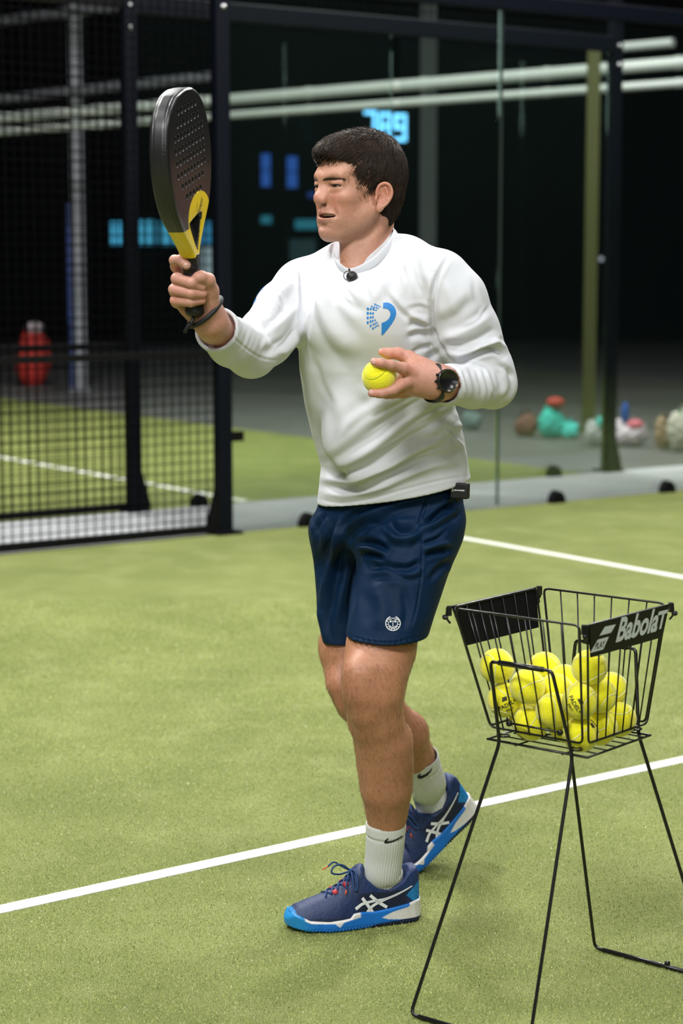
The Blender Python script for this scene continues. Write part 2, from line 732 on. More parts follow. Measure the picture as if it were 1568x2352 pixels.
tag(turf2, 'green artificial turf of the next court behind the glass', 'court floor', kind='structure')


def ground_line(name, a, b, w, z, label):
    a, b = np.asarray(a, float)[:2], np.asarray(b, float)[:2]
    d = unit(b - a)
    n = np.array([-d[1], d[0]]) * w / 2
    o = slab(name, [a - n, b - n, b + n, a + n], 0.0, z, M_line)
    return tag(o, label, 'court line', kind='structure')


la, lb = ground(0, 2090), ground(1568, 1745)
d1 = unit(lb - la)
ground_line('trim_1', la - d1 * 2.5, lb + d1 * 3, 0.050, 0.002, 'white line crossing the turf behind the player')
ground_line('trim_2', ground(1055, 1235) + V * 0.47, ground(1568, 1325) - V * 1.5, 0.055, 0.002, 'white line running from the glass wall to the right')
l0, l1 = ground(0, 1050), ground(562, 1151)
ground_line('trim_3', l0 + unit(l0 - l1) * 3, l1, 0.055, 0.002, 'white line on the turf of the next court')

# hall shell
for nm, c, s, lab in (('wall_back', (0, 33.9, 4.5), (52, 0.2, 9.4), 'dark rear wall of the hall'),
                      ('wall_left', (-25.9, 14, 4.5), (0.2, 40, 9.4), 'dark left wall of the hall'),
                      ('wall_right', (25.9, 14, 4.5), (0.2, 40, 9.4), 'dark right wall of the hall'),
                      ('wall_front', (0, -5.9, 4.5), (52, 0.2, 9.4), 'dark wall behind the camera')):
    tag(MB().box(c, s).build(nm, M_wall), lab, 'wall', kind='structure')
tag(MB().box((0, 14, 9.25), (52, 40, 0.2)).build('ceiling', M_ceil), 'dark hall ceiling', 'ceiling', kind='structure')

# ------------------------------------------------------------------ glass
M_glass = bpy.data.materials.new('court_glass')
M_glass.use_nodes = True
nt = M_glass.node_tree
for nd in list(nt.nodes):
    if nd.type != 'OUTPUT_MATERIAL':
        nt.nodes.remove(nd)
out = [n for n in nt.nodes if n.type == 'OUTPUT_MATERIAL'][0]
tr = nt.nodes.new('ShaderNodeBsdfTransparent')
tr.inputs[0].default_value = (0.93, 0.95, 0.937, 1)
gl = nt.nodes.new('ShaderNodeBsdfGlossy')
gl.inputs['Roughness'].default_value = 0.03
gl.inputs['Color'].default_value = (0.75, 0.9, 0.85, 1)
df = nt.nodes.new('ShaderNodeBsdfDiffuse')
df.inputs[0].default_value = (0.25, 0.42, 0.38, 1)
fr = nt.nodes.new('ShaderNodeFresnel')
fr.inputs[0].default_value = 1.35
m1 = nt.nodes.new('ShaderNodeMixShader')
m2 = nt.nodes.new('ShaderNodeMixShader')
m1.inputs[0].default_value = 0.004          # greenish reflection haze, put into the pane as colour
nt.links.new(tr.outputs[0], m1.inputs[1])
nt.links.new(df.outputs[0], m1.inputs[2])
nt.links.new(fr.outputs[0], m2.inputs[0])
nt.links.new(m1.outputs[0], m2.inputs[1])
nt.links.new(gl.outputs[0], m2.inputs[2])
nt.links.new(m2.outputs[0], out.inputs[0])
M_edge = mat('green_glass_edge', (0.022, 0.034, 0.030), 0.7, spec=0.1)

RU = np.column_stack([U, V, V3(0, 0, 1)])
TOP = 2.79


def glass_screen(u0, u1, v, label, group, edge=True):
    e = empty('glass_screen', wp((u0 + u1) / 2, v))
    MB().box(wp((u0 + u1) / 2, v, 0.015 + (TOP - 0.03) / 2), (u1 - u0 - 0.016, 0.010, TOP - 0.03), RU).build('pane', M_glass, e)
    if edge:
        MB().box(wp(u0 + 0.004, v, TOP / 2), (0.010, 0.012, TOP - 0.03), RU).build('pane_edge', M_edge, e)
    return tag(e, label, 'glass wall', group)


def steel_post(u, v, h, label, gusset_dir=-1):
    e = empty('steel_post', wp(u, v))
    bevel(MB().box(wp(u, v, h / 2), (0.075, 0.075, h), RU).build('post', M_blackblue, e), 0.006)
    g = MB()
    g.box(wp(u, v, 0.008), (0.15, 0.15, 0.014), RU)
    a, b = u + gusset_dir * 0.036, u + gusset_dir * 0.10
    vs = [wp(a, v - 0.03, 0.015), wp(b, v - 0.03, 0.015), wp(a, v - 0.03, 0.24), wp(a, v + 0.03, 0.015), wp(b, v + 0.03, 0.015), wp(a, v + 0.03, 0.24)]
    g.add(vs, [(0, 1, 2), (3, 5, 4), (0, 3, 4, 1), (1, 4, 5, 2), (2, 5, 3, 0)])
    g.build('base_plate', M_black, e)
    for z in (2.66, 2.78):
        MB().lathe([(0.0, 0), (0.013, 0.0), (0.012, 0.006), (0.004, 0.010)], wp(u, v - 0.0375, z) + 0 * U, frame(U, -V), seg=12).build('bolt', mat('bolt_steel', (0.6, 0.6, 0.62), 0.3, 0.9), e, True)
    return tag(e, label, 'post')


def bracket(u, v, label, side=-1, group=None):
    """black half-round clamp that holds the foot of the glass"""
    e = empty('glass_clamp', wp(u, v + side * 0.025))
    m = MB()
    n = 14
    for t in (0.0, 0.045):
        pass
    pts = [(0.055 * math.cos(math.pi * k / n), 0.075 * math.sin(math.pi * k / n)) for k in range(n + 1)]
    vs = [wp(u + x, v + side * 0.008, z) for x, z in pts] + [wp(u + x * 0.92, v + side * 0.055, z * 0.92) for x, z in pts]
    k = n + 1
    m.add(vs, [tuple(range(k)), tuple(range(2 * k - 1, k - 1, -1))] + [(i, i + 1, k + i + 1, k + i) for i in range(k - 1)] + [(0, k, 2 * k - 1, k - 1)])
    m.build('clamp_body', M_black, e)
    MB().lathe([(0.012, 0), (0.012, 0.008), (0.006, 0.012)], wp(u, v + side * 0.055, 0.035), frame(U, V * side), seg=10).build('bolt', M_blackblue, e)
    return tag(e, label, 'clamp', group)


def u_of(px, py, v=0.0):
    """position along a wall line of a spot seen at its foot"""
    d = ray(px, py)
    # intersect the ray (in plan) with the vertical plane of the wall
    n = V[:2]
    t = (W0[:2] @ n + v) / (d[:2] @ n)
    q = d[:2] * t
    return float((q - W0[:2]) @ U[:2])


u_seam = u_of(1140, 1160)
u_mid = u_seam / 2
glass_screen(0.05, u_seam, 0.0, 'clear glass panel right behind the player, next to the mesh gate', None, edge=False)
glass_screen(u_seam, u_seam + 2.0, 0.0, 'clear glass panel on the right, with the upright seam at its left edge', None)
glass_screen(u_seam + 2.0, u_seam + 4.0, 0.0, 'clear glass panel at the far right of the near wall', None)
steel_post(0.0, 0.0, 4.2, 'black square post where mesh fence meets the near glass wall')
vf = 1.07
u_fp = u_of(308, 1180, vf)
u_cp = u_of(1396, 1085, vf)
steel_post(u_fp, vf, 4.2, 'black square post of the far fence, left of the gate post', 1)
steel_post(u_cp, vf, 4.2, 'black corner post of the next court, in front of the bags', 1)
L = u_cp - u_fp
for i, lab in enumerate(('glass panel of the next court seen between mesh and player', 'glass panel of the next court mostly behind the player')):
    glass_screen(u_fp + 0.05 + i * L / 2, u_fp + (i + 1) * L / 2 - (0.05 if i else 0), vf, lab, None, edge=False)

for px, py, v, lab in ((1270, 1143, 0, 'black half-round clamp at the glass foot, right of the player'),
                       (1524, 1117, 0, 'black half-round clamp at the glass foot, near the right edge'),
                       (700, 1200, 0, 'black half-round clamp at the glass foot, just left of the shorts'),
                       (1265, 1085, vf, 'black clamp at the foot of the farther glass, below the teal bag'),
                       (452, 1163, vf, 'black clamp at the far glass foot, seen through the mesh gate')):
    bracket(u_of(px, py, v), v, lab, side=-1)


# ------------------------------------------------------------------ rails and mesh
def rail(u0, u1, v, z, w, h, label, name='top_rail'):
    o = MB().box(wp((u0 + u1) / 2, v, z), (u1 - u0, w, h), RU).build(name, M_blackblue)
    bevel(o, 0.006)
    return tag(o, label, 'rail')


def wire_panel(u0, u1, v, z0, z1, pitch, e, r=0.0022):
    m = MB()
    for k in range(int((u1 - u0) / pitch) + 1):
        m.box(wp(u0 + k * pitch, v, (z0 + z1) / 2), (2 * r, 2 * r, z1 - z0), RU)
    for k in range(int((z1 - z0) / pitch) + 1):
        m.box(wp((u0 + u1) / 2, v + 2 * r, z0 + k * pitch), (u1 - u0, 2 * r, 2 * r), RU)
    return m.build('wire_mesh', M_wire, e)


def mesh_fence(u0, u1, v, label, mid, low=0.03, r=0.0022):
    e = empty('mesh_fence', wp((u0 + u1) / 2, v))
    wire_panel(u0, u1, v, low, 4.15, 0.05, e, r)
    MB().box(wp((u0 + u1) / 2, v, low), (u1 - u0, 0.04, 0.038), RU).build('bottom_rail', M_black, e)
    MB().box(wp((u0 + u1) / 2, v, mid), (u1 - u0, 0.035, 0.035), RU).build('middle_rail', M_black, e)
    MB().box(wp((u0 + u1) / 2, v, TOP), (u1 - u0, 0.04, 0.05), RU).build('upper_rail', M_black, e)
    return tag(e, label, 'fence')


mesh_fence(-3.2, -0.04, 0.0, 'black wire mesh fence at the left, left of the gate post', 0.93, r=0.0026)
mesh_fence(u_fp - 3.2, u_fp - 0.04, vf, 'black wire mesh fence of the next court, at the far left', 0.93)
rail(0.04, 9.5, 0.0, TOP + 0.03, 0.06, 0.09, 'black top rail over the near glass wall')
rail(u_fp, u_cp, vf, TOP + 0.0, 0.06, 0.10, 'black top rail over the farther glass wall')
e = empty('mesh_fence', wp(4, 0, TOP))
wire_panel(0.05, 9.5, 0.0, TOP + 0.09, 4.15, 0.05, e)
tag(e, 'black wire mesh above the near glass wall', 'fence')
e = empty('mesh_fence', wp((u_fp + u_cp) / 2, vf, TOP))
wire_panel(u_fp, u_cp, vf, TOP + 0.05, 4.15, 0.05, e)
tag(e, 'black wire mesh above the farther glass wall', 'fence')
tag(MB().box(wp(0.085, 0, 0.50) , (0.07, 0.03, 0.05), RU).build('gate_latch', M_black), 'small black latch on the gate post beside the glass', 'latch')

# ------------------------------------------------------------------ things deep in the hall
M_col = mat('grey_column', (0.20, 0.21, 0.235), 0.7)
M_col2 = mat('grey_green_column', (0.06, 0.075, 0.072), 0.7)
M_olive = mat('olive_yellow_pole', (0.045, 0.048, 0.004), 0.6)
M_blue = mat('blue_sheet', (0.010, 0.04, 0.20), 0.6)
M_pipe = mat('pale_green_grey_duct', (0.40, 0.44, 0.41), 0.35)
M_dimpipe = mat('dull_duct', (0.11, 0.115, 0.13), 0.6)


def column(px, py_foot, Y, w, h, m, name, label, cat='column'):
    c = at(px, py_foot, Y)
    e = empty(name, (c[0], c[1], 0))
    s = MB()
    s.box((c[0], c[1], h / 2), (w, w * 0.3, h - 0.02))
    s.box((c[0], c[1] - w * 0.3, h / 2), (w * 1.0, w * 0.12, h - 0.02))
    s.box((c[0], c[1] + w * 0.3, h / 2), (w * 1.0, w * 0.12, h - 0.02))
    s.build('shaft', m, e)
    MB().box((c[0], c[1], 0.0), (w * 1.6, w * 1.6, 0.03)).build('foot_plate', m, e)
    return tag(e, label, cat)


column(185, 870, 21.5, 0.13, 9.0, M_col, 'hall_column', 'grey steel column behind the mesh at the left')
column(980, 860, 23.5, 0.19, 9.0, M_col2, 'hall_column', 'dull grey-green column right of the head')
column(1350, 985, 16.4, 0.10, 3.1, M_olive, 'padded_pole', 'olive yellow pole behind the teal bag', 'pole')
c = at(163, 600, 21.8)
tag(MB().box((c[0], c[1], 1.35), (0.09, 0.05, 1.3)).box((c[0], c[1], 0.35), (0.05, 0.05, 0.72)).build('blue_banner', M_blue), 'narrow dark blue upright banner beside the left column', 'banner')


def duct(p, q, r, m, label):
    p, q = np.asarray(p), np.asarray(q)
    o = MB()
    o.tube([p, p + (q - p) * 0.5, q], r, 16)
    for t in np.linspace(0.06, 0.94, 9):
        c = p + (q - p) * t
        d = unit(q - p)
        o.tube([c - d * 0.03, c + d * 0.03], r * 1.12, 16)
    return tag(o.build('overhead_pipe', m, smooth=False), label, 'pipe')


def ext(x0, y0, Y0, x1, y1, Y1, e0=0.25, e1=0.25):
    a, b = at(x0, y0, Y0), at(x1, y1, Y1)
    return a - (b - a) * e0, b + (b - a) * e1


duct(*ext(0, 272, 20.5, 1568, 143, 17.0), 0.050, M_pipe, 'upper of two long pale pipes crossing the dark hall')
duct(*ext(0, 303, 20.5, 1568, 190, 17.0), 0.036, M_pipe, 'lower of two long pale pipes crossing the dark hall')
duct(*ext(0, 228, 21.5, 490, 175, 20.5, 0.6, 0.0), 0.05, M_dimpipe, 'dull pipe just above the pale pipes at the left')
duct(*ext(0, 48, 21.5, 275, 14, 20.7, 0.6, 0.0), 0.05, M_dimpipe, 'dull pipe high at the top left')
duct(at(1432, 108, 17.6), at(1545, 98, 17.3), 0.035, M_pipe, 'short pale pipe at the upper right corner')


# lit things: scoreboard, windows
def emis(name, c, s):
    m = bpy.data.materials.new(name)
    m.use_nodes = True
    b = m.node_tree.nodes['Principled BSDF']
    b.inputs['Base Color'].default_value = (0.02, 0.02, 0.02, 1)
    b.inputs['Emission Color'].default_value = (*c, 1)
    b.inputs['Emission Strength'].default_value = s
    return m


SEG = {'7': 'abc', '8': 'abcdefg', '9': 'abcdfg', '3': 'abcdg'}


def seven_seg(ch, ox, w, h, t):
    r = {'a': (w / 2, h - t / 2, w, t), 'g': (w / 2, h / 2, w, t), 'd': (w / 2, t / 2, w, t),
         'f': (t / 2, h * 0.75, t, h / 2), 'b': (w - t / 2, h * 0.75, t, h / 2),
         'e': (t / 2, h * 0.25, t, h / 2), 'c': (w - t / 2, h * 0.25, t, h / 2)}
    return [(ox + r[s][0], r[s][1], r[s][2], r[s][3]) for s in SEG[ch]]


Yb = 33.66
c = at(884, 288, Yb)
KB = Yb / 27.0
sb = empty('scoreboard', c - V3(0, 0, 0.28 * KB))
sc_ = Yb / FPX
MB().box((c[0], c[1] + 0.06, c[2]), (0.72 * KB, 0.12, 0.56 * KB)).build('housing', M_black, sb)
M_led = emis('cyan_led', (0.16, 0.58, 1.0), 3.2)
for i, ch in enumerate('789'):
    d = MB()
    for (x, z, w, h) in seven_seg(ch, 0, 0.165, 0.36, 0.045):
        d.box((c[0] + KB * (-0.28 + i * 0.20 + x), c[1] - 0.01, c[2] + KB * (-0.17 - i * 0.02 + z)), (w * KB, 0.03, h * KB))
    d.build('led_digit', M_led, sb)
tag(sb, 'blue lit digital scoreboard just above the head', 'scoreboard')


def lit_panel(x0, y0, x1, y1, color, s, label, bars=(1, 1), cat='window', name='lit_window', Y=33.78, group=None):
    a, b = at(x0, y1, Y), at(x1, y0, Y)
    e = empty(name, ((a[0] + b[0]) / 2, Y, a[2]))
    w, h = b[0] - a[0], b[2] - a[2]
    MB().box(((a[0] + b[0]) / 2, Y, (a[2] + b[2]) / 2), (w, 0.03, h)).build('lit_pane', emis(name + '_glow', color, s), e)
    f = MB()
    for k in range(bars[0] + 1):
        f.box((a[0] + w * k / bars[0], Y - 0.03, (a[2] + b[2]) / 2), (0.02, 0.05, h + 0.02))
    for k in range(bars[1] + 1):
        f.box(((a[0] + b[0]) / 2, Y - 0.03, a[2] + h * k / bars[1]), (w + 0.02, 0.05, 0.02))
    f.build('window_frame', M_black, e)
    return tag(e, label, cat)


CY = (0.06, 0.42, 0.68)
lit_panel(254, 508, 281, 565, CY, 0.9, 'narrow cyan lit window, leftmost of the row behind the mesh')
lit_panel(313, 505, 357, 564, CY, 0.75, 'cyan lit window between the two fence posts', (2, 1))
lit_panel(366, 507, 430, 564, CY, 0.70, 'cyan lit window directly behind the racket throat', (2, 1))
lit_panel(444, 508, 496, 562, (0.03, 0.28, 0.55), 0.55, 'dim blue lit window just right of the racket throat', (2, 1))
lit_panel(461, 567, 500, 634, (0.45, 0.62, 0.68), 0.42, 'pale grey lit window beside the racket grip')
lit_panel(599, 352, 622, 430, (0.02, 0.16, 0.75), 0.5, 'left one of two upright blue lights left of the head', (1, 2))
lit_panel(658, 358, 684, 433, (0.02, 0.16, 0.75), 0.5, 'right one of two upright blue lights left of the head', (1, 2))
lit_panel(598, 494, 625, 515, (0.02, 0.34, 0.50), 0.42, 'small teal lit pane left of the chin')
lit_panel(676, 503, 732, 528, (0.02, 0.34, 0.50), 0.42, 'wide low teal lit pane beside the chin')
lit_panel(705, 440, 728, 455, (0.01, 0.08, 0.5), 0.35, 'tiny blue light beside the nose')
lit_panel(664, 548, 726, 600, (0.005, 0.08, 0.11), 0.25, 'faint teal glimmer left of the neck')
c = at(1380, 596, 22)
tag(MB().lathe([(0.0, -0.02), (0.02, -0.01), (0.025, 0.01), (0.01, 0.03)], c, seg=12).build('wall_lamp', emis('lamp_glow', (0.8, 0.85, 1.0), 0.7), smooth=True), 'tiny pale lamp in the dark right of the glass', 'lamp')

# ------------------------------------------------------------------ the pile of the turf where it is close enough to be seen
M_pile = mat('turf_fibre', (0.3, 0.4, 0.1), 0.75, attr='tint', spec=0.3)
NB = 420000
yb = 3.0 + 5.2 * RNG.uniform(0, 1, NB) ** 1.35
xb = RNG.uniform(-1, 1, NB) * (0.25 * yb + 0.10) + 0.0
hb = RNG.uniform(0.0022, 0.0048, NB)
az = RNG.uniform(0, 2 * math.pi, NB)
wb = RNG.uniform(0.0005, 0.0009, NB) * (yb / 4.2)
lean = RNG.normal(0, 0.0020, (NB, 2))
root = np.stack([xb, yb, np.full(NB, 0.0)], 1)
side = np.stack([np.cos(az), np.sin(az), np.zeros(NB)], 1) * wb[:, None]
tipv = root + np.stack([lean[:, 0], lean[:, 1], hb], 1)
pv = np.stack([root - side, root + side, tipv], 1).reshape(-1, 3)
t1 = RNG.uniform(0, 1, NB)[:, None]
base_c = np.array([0.32, 0.40, 0.090]) * (1 - t1) + np.array([0.60, 0.62, 0.24]) * t1
base_c = np.where(RNG.uniform(0, 1, NB)[:, None] < 0.06, np.array([0.80, 0.80, 0.58]), base_c)
base_c = np.where(RNG.uniform(0, 1, NB)[:, None] < 0.18, np.array([0.15, 0.22, 0.04]), base_c)
lowf = 0.5 + 0.25 * np.sin(xb * 5.1 + 1.7 * np.sin(yb * 3.3)) + 0.25 * np.sin(yb * 4.3 + 2.1 * np.sin(xb * 6.7) + 1)
base_c = base_c * (0.88 + 0.24 * lowf[:, None])
for (pa, pb, w_) in ((la - d1 * 2.5, lb + d1 * 3, 0.050), (ground(1055, 1235) + V * 0.47, ground(1568, 1325) - V * 1.5, 0.055)):
    dd = unit((pb - pa)[:2])
    off = (root[:, :2] - pa[:2]) @ np.array([-dd[1], dd[0]])
    base_c = np.where((np.abs(off + RNG.normal(0, 0.0012, NB)) < w_ / 2)[:, None], np.array([0.82, 0.82, 0.76]) * (0.9 + 0.1 * t1), base_c)
pf = np.arange(NB * 3, dtype=np.int32).reshape(-1, 3)
pile = obj('turf_pile', pv, pf, M_pile, None, False, colors=np.repeat(base_c, 3, 0))
tag(pile, 'short yellow-green fibres of the artificial turf around the player', 'turf', kind='stuff')
# ================================================================== ball basket on its wire stand
M_bw = mat('black_gloss_wire', (0.006, 0.006, 0.007), 0.28)
M_plate = mat('black_plastic_plate', (0.004, 0.004, 0.005), 0.5, spec=0.25)
M_print = mat('pale_grey_print', (0.60, 0.64, 0.66), 0.5)
M_felt = mat('ball_felt', (0.93, 0.86, 0.006), 0.9, noise=(260, (0.84, 0.80, 0.008), 0.25), bump=(420, 0.8, 0.0016), sheen=0.5, sss=None)
M_seam = mat('ball_seam', (0.80, 0.82, 0.45), 0.7)
M_seam_d = mat('ball_seam_worn', (0.50, 0.55, 0.03), 0.8)
M_ink = mat('black_ink', (0.03, 0.03, 0.02), 0.7)

BC = V3(0.4225, 3.742, 0.0)                      # centre of the basket in plan
A = unit(V3(0.770, -0.638, 0))                   # towards the front corner, along the handle side
Bd = V3(-A[1], A[0], 0)                          # towards the back
Z = V3(0, 0, 1)
ZT, ZB = 0.760, 0.522
HT, HB = 0.150, 0.110                            # half widths at rim and bottom
LEAN = V3(0.014, 0.0, 0)


def bk(a, b, t):
    """point of the basket: a, b in -1..1 across, t 0 bottom .. 1 rim"""
    h = HB + (HT - HB) * t
    return BC + LEAN * (1 - t) - LEAN * 0.35 * t + A * a * h + Bd * b * h + Z * (ZB + (ZT - ZB) * t)


basket = empty('ball_basket', BC)
RB = np.column_stack([A, Bd, Z])
# every side is one bent wire frame with upright wires
sides = {'A-': ((-1, -1), (1, -1)), 'B+': ((1, -1), (1, 1)), 'A+': ((1, 1), (-1, 1)), 'B-': ((-1, 1), (-1, -1))}


def side_frame(c0, c1, t0=0.03, t1=1.0, n=6, plate=False):
    c0, c1 = np.array(c0, float), np.array(c1, float)

    def q(s, t):
        c = c0 + (c1 - c0) * s
        return bk(c[0], c[1], t)
    m = MB()
    e = 0.035
    loop = []
    for (s, t) in ((e, t0), (1 - e, t0), (1 - e, t1), (e, t1)):
        loop.append((s, t))
    pts = []
    rr = 0.045
    for (s, t), (ds0, dt0), (ds1, dt1) in (((e, t0), (0, 1), (1, 0)), ((1 - e, t0), (-1, 0), (0, 1)),
                                           ((1 - e, t1), (0, -1), (-1, 0)), ((e, t1), (1, 0), (0, -1))):
        for k in range(5):
            u = k / 4
            a0, a1 = (1 - u) ** 2, u ** 2
            pts.append(q(s + rr * (ds0 * a0 + ds1 * a1), t + rr * (dt0 * a0 + dt1 * a1)))
    m.tube(pts, 0.0023, 8, closed=True)
    for k in range(1, n + 1):
        s = e + (1 - 2 * e) * k / (n + 1)
        m.tube([q(s, t0 - 0.012), q(s, t1)], 0.0015, 6)
    o = m.build('wire_side', M_bw, basket, True)
    return o, q


def knuckle(c):
    m = MB()
    p = bk(c[0], c[1], 1.0)
    d = unit(p - bk(0, 0, 1.0))
    m.box(p + d * 0.002 - Z * 0.006, (0.008, 0.011, 0.018), frame(d, Z))
    m.lathe([(0.003, 0), (0.005, 0.001), (0.005, 0.009), (0.003, 0.011)], p + d * 0.004 - Z * 0.018, frame(A, Bd) if 0 else frame(d, Z) @ np.array([[0, 0, 1], [1, 0, 0], [0, 1, 0]]), 10)
    m.tube([p - Z * 0.03, p + d * 0.008 - Z * 0.02, p + d * 0.006 + Z * 0.001], 0.0022, 6)
    m.build('hinge_clip', M_bw, basket)


for k, (c0, c1) in sides.items():
    o, q = side_frame(c0, c1)
for c in ((-1, -1), (1, -1), (1, 1), (-1, 1)):
    knuckle(c)
# bottom grid
m = MB()
for k in range(-3, 4):
    s = k / 3.2
    m.tube([bk(-1.0, s, -0.085), bk(1.0, s, -0.085)], 0.0015, 6)
m.tube([bk(-1.05, -1.05, -0.075), bk(1.05, -1.05, -0.075), bk(1.05, 1.05, -0.075), bk(-1.05, 1.05, -0.075)], 0.0024, 8, closed=True)
for s in (-0.5, 0.5):
    m.tube([bk(s, -1.0, -0.095), bk(s, 1.0, -0.095)], 0.0018, 6)
m.build('bottom_grid', M_bw, basket, True)
# slide bars that let the balls in
for s in (-0.35,):
    m = MB()
    m.tube([bk(-0.45, -1.06, 0.10), bk(0.55, -1.06, 0.10)], 0.0022, 8)
    for a in (-0.45, 0.55):
        m.lathe([(0.004, 0), (0.006, 0.001), (0.006, 0.007), (0.003, 0.009)], bk(a, -1.04, 0.10), frame(A, -Bd) @ np.eye(3), 10)
    m.build('cross_bar', M_bw, basket, True)


# plates on the two B sides
def plate(c0, c1, t0, t1, out):
    c0, c1 = np.array(c0, float), np.array(c1, float)
    e = 0.03
    k = 1.035
    v = []
    for dd in (0, 0.0035):
        for s, t in ((e, t1 + 0.01), (1 - e, t1 + 0.01), (1 - e - 0.02, t0), (e + 0.02, t0)):
            c = c0 + (c1 - c0) * s
            v.append(bk(c[0], c[1], t) + out * (0.0015 + dd))
    o = obj('name_plate', v, [(0, 1, 2, 3), (7, 6, 5, 4), (0, 4, 5, 1), (1, 5, 6, 2), (2, 6, 7, 3), (3, 7, 4, 0)], M_plate, basket)
    bevel(o, 0.001)
    return o, v


pl, pv = plate((1, -1), (1, 1), 0.74, 1.0, A)
pl2, pv2 = plate((-1, 1), (-1, -1), 0.68, 1.0, -A)
# lettering: laid on the outer face, left edge at the front corner
o0 = np.array(pv[7]) if False else np.array(pv[7])
tl, tr_, br, bl = [np.array(pv[i]) for i in (4, 5, 6, 7)]
ex = unit(tr_ - tl)
nrm = unit(np.cross(ex, unit(tl - bl)))
if nrm @ A < 0:
    nrm = -nrm
ey = unit(np.cross(nrm, ex))
if ey[2] < 0:
    ey = -ey
org = (tl + tr_ + br + bl) / 4
hh = float((tl - bl) @ ey)
ww = float(np.linalg.norm(tr_ - tl))


def lay(name, v, f, m, par, o, x, y, n, lift=0.0006):
    P = o + v[:, :1] * x + v[:, 1:2] * y + n * lift
    return obj(name, P, f, m, par)


tv, tf = text_polys('Babola', 0.052, shear=0.28, bold=0.0016, sx=0.98)
w_b = tv[:, 0].max()
sc = 0.150 / w_b
lay('lettering', tv * [sc, sc * 1.12, 1], tf, M_print, pl, org + ex * -0.048 - ey * 0.014, ex, ey, nrm)
# the final tall T that overhangs
tt = [[(0.0, 0.036), (0.034, 0.036), (0.0325, 0.0285), (0.0225, 0.0285), (0.0165, 0.0), (0.0085, 0.0), (0.0145, 0.0285), (-0.002, 0.0285)]]
v_, f_ = clip_grid([tt], 0.05)
lay('lettering', v_, f_, M_print, pl, org + ex * 0.100 - ey * 0.0135, ex, ey, nrm)
# two slanted stripes of the emblem, the lower one carries PLAY
st1 = [[(0.0, 0.0), (0.052, 0.0), (0.067, 0.014), (0.024, 0.018), (0.012, 0.012)]]
v_, f_ = clip_grid([[[(0.006, 0.004), (0.046, 0.004), (0.060, 0.018), (0.022, 0.019)]]], 0.05)
lay('emblem', v_, f_, M_print, pl, org + ex * -0.112 + ey * 0.002, ex, ey, nrm)
v_, f_ = clip_grid([[[(0.0, 0.0), (0.045, 0.0), (0.060, 0.022), (0.022, 0.022)]]], 0.05)
lay('emblem', v_, f_, M_print, pl, org + ex * -0.132 - ey * 0.0225, ex, ey, nrm)
tv, tf = text_polys('PLAY', 0.0165, shear=0.3, bold=0.0003, sx=0.85)
lay('lettering', tv, tf, M_ink, pl, org + ex * -0.118 - ey * 0.0175, ex, ey, nrm, 0.0010)

# ---- the two U frames: handle above, legs and foot bar below, one bent rod each
FA, FB2, FC, FD = V3(0.13, 3.60, 0), V3(0.337, 3.437, 0), V3(0.735, 3.785, 0), V3(0.523, 3.965, 0)


def u_frame(sgn, f0, f1, h_top, hw, slide):
    m = MB()
    zb = 0.505
    k = HB + 0.006
    p0 = BC + A * (-0.61 * HB + slide) * 1.0 + Bd * sgn * k + Z * zb
    p1 = BC + A * (0.88 * HB + slide) * 1.0 + Bd * sgn * k + Z * zb
    h0 = BC + A * (-hw + slide) + Bd * sgn * (k + 0.030) + Z * h_top
    h1 = BC + A * (hw + slide) + Bd * sgn * (k + 0.030) + Z * h_top
    r = 0.0035
    g = V3(0, 0, r + 0.001)
    f0, f1 = f0 + g, f1 + g

    def rnd(a, b, c, d=0.014):
        u1, u2 = unit(a - b), unit(c - b)
        return [b + u1 * d * (1 - t) ** 2 + u2 * d * t ** 2 for t in (0, 0.33, 0.66, 1)]
    pts = [f0 + (f1 - f0) * 0.5] + rnd(f1, f0, p0) + rnd(f0, p0, h0) + rnd(p0, h0, h1, 0.010) + rnd(h0, h1, p1, 0.010) + rnd(h1, p1, f1) + rnd(p1, f1, f0)
    m.tube(pts, r, 10, closed=True)
    m.build('leg_frame', M_bw, basket, True)
    gpt = MB()
    gpt.tube([h0 + (h1 - h0) * 0.14, h0 + (h1 - h0) * 0.86], 0.0052, 12)
    gpt.build('handle_sleeve', M_bw, basket, True)
    fb = MB()
    fb.tube([f0 + (f1 - f0) * 0.07, f0 + (f1 - f0) * 0.93], 0.0048, 12)
    fb.build('foot_sleeve', M_bw, basket, True)
    # lugs at the pivots
    for p in (p0, p1):
        lg = MB()
        pts = [p + Bd * -sgn * 0.012 + A * 0.012 * math.cos(t) + Bd * 0.011 * math.sin(t) + Z * 0.012 for t in np.linspace(0, 2 * math.pi, 14)[:-1]]
        lg.tube(pts, 0.0019, 6, closed=True)
        lg.build('pivot_lug', M_bw, basket, True)


u_frame(-1, FA, FB2, 0.667, 0.069, 0.004)
u_frame(1, FD, FC, 0.664, 0.069, 0.004)
bt = FD + (FC - FD) * 0.62
MB().lathe([(0.004, 0), (0.006, 0.002), (0.0055, 0.007), (0.002, 0.009)], bt + Z * 0.008, seg=10).tube([bt + Z * 0.002, bt + Z * 0.010], 0.003, 8).build('stopper', M_bw, basket, True)
tag(basket, 'black wire ball basket on legs, filled with yellow tennis balls', 'ball basket')


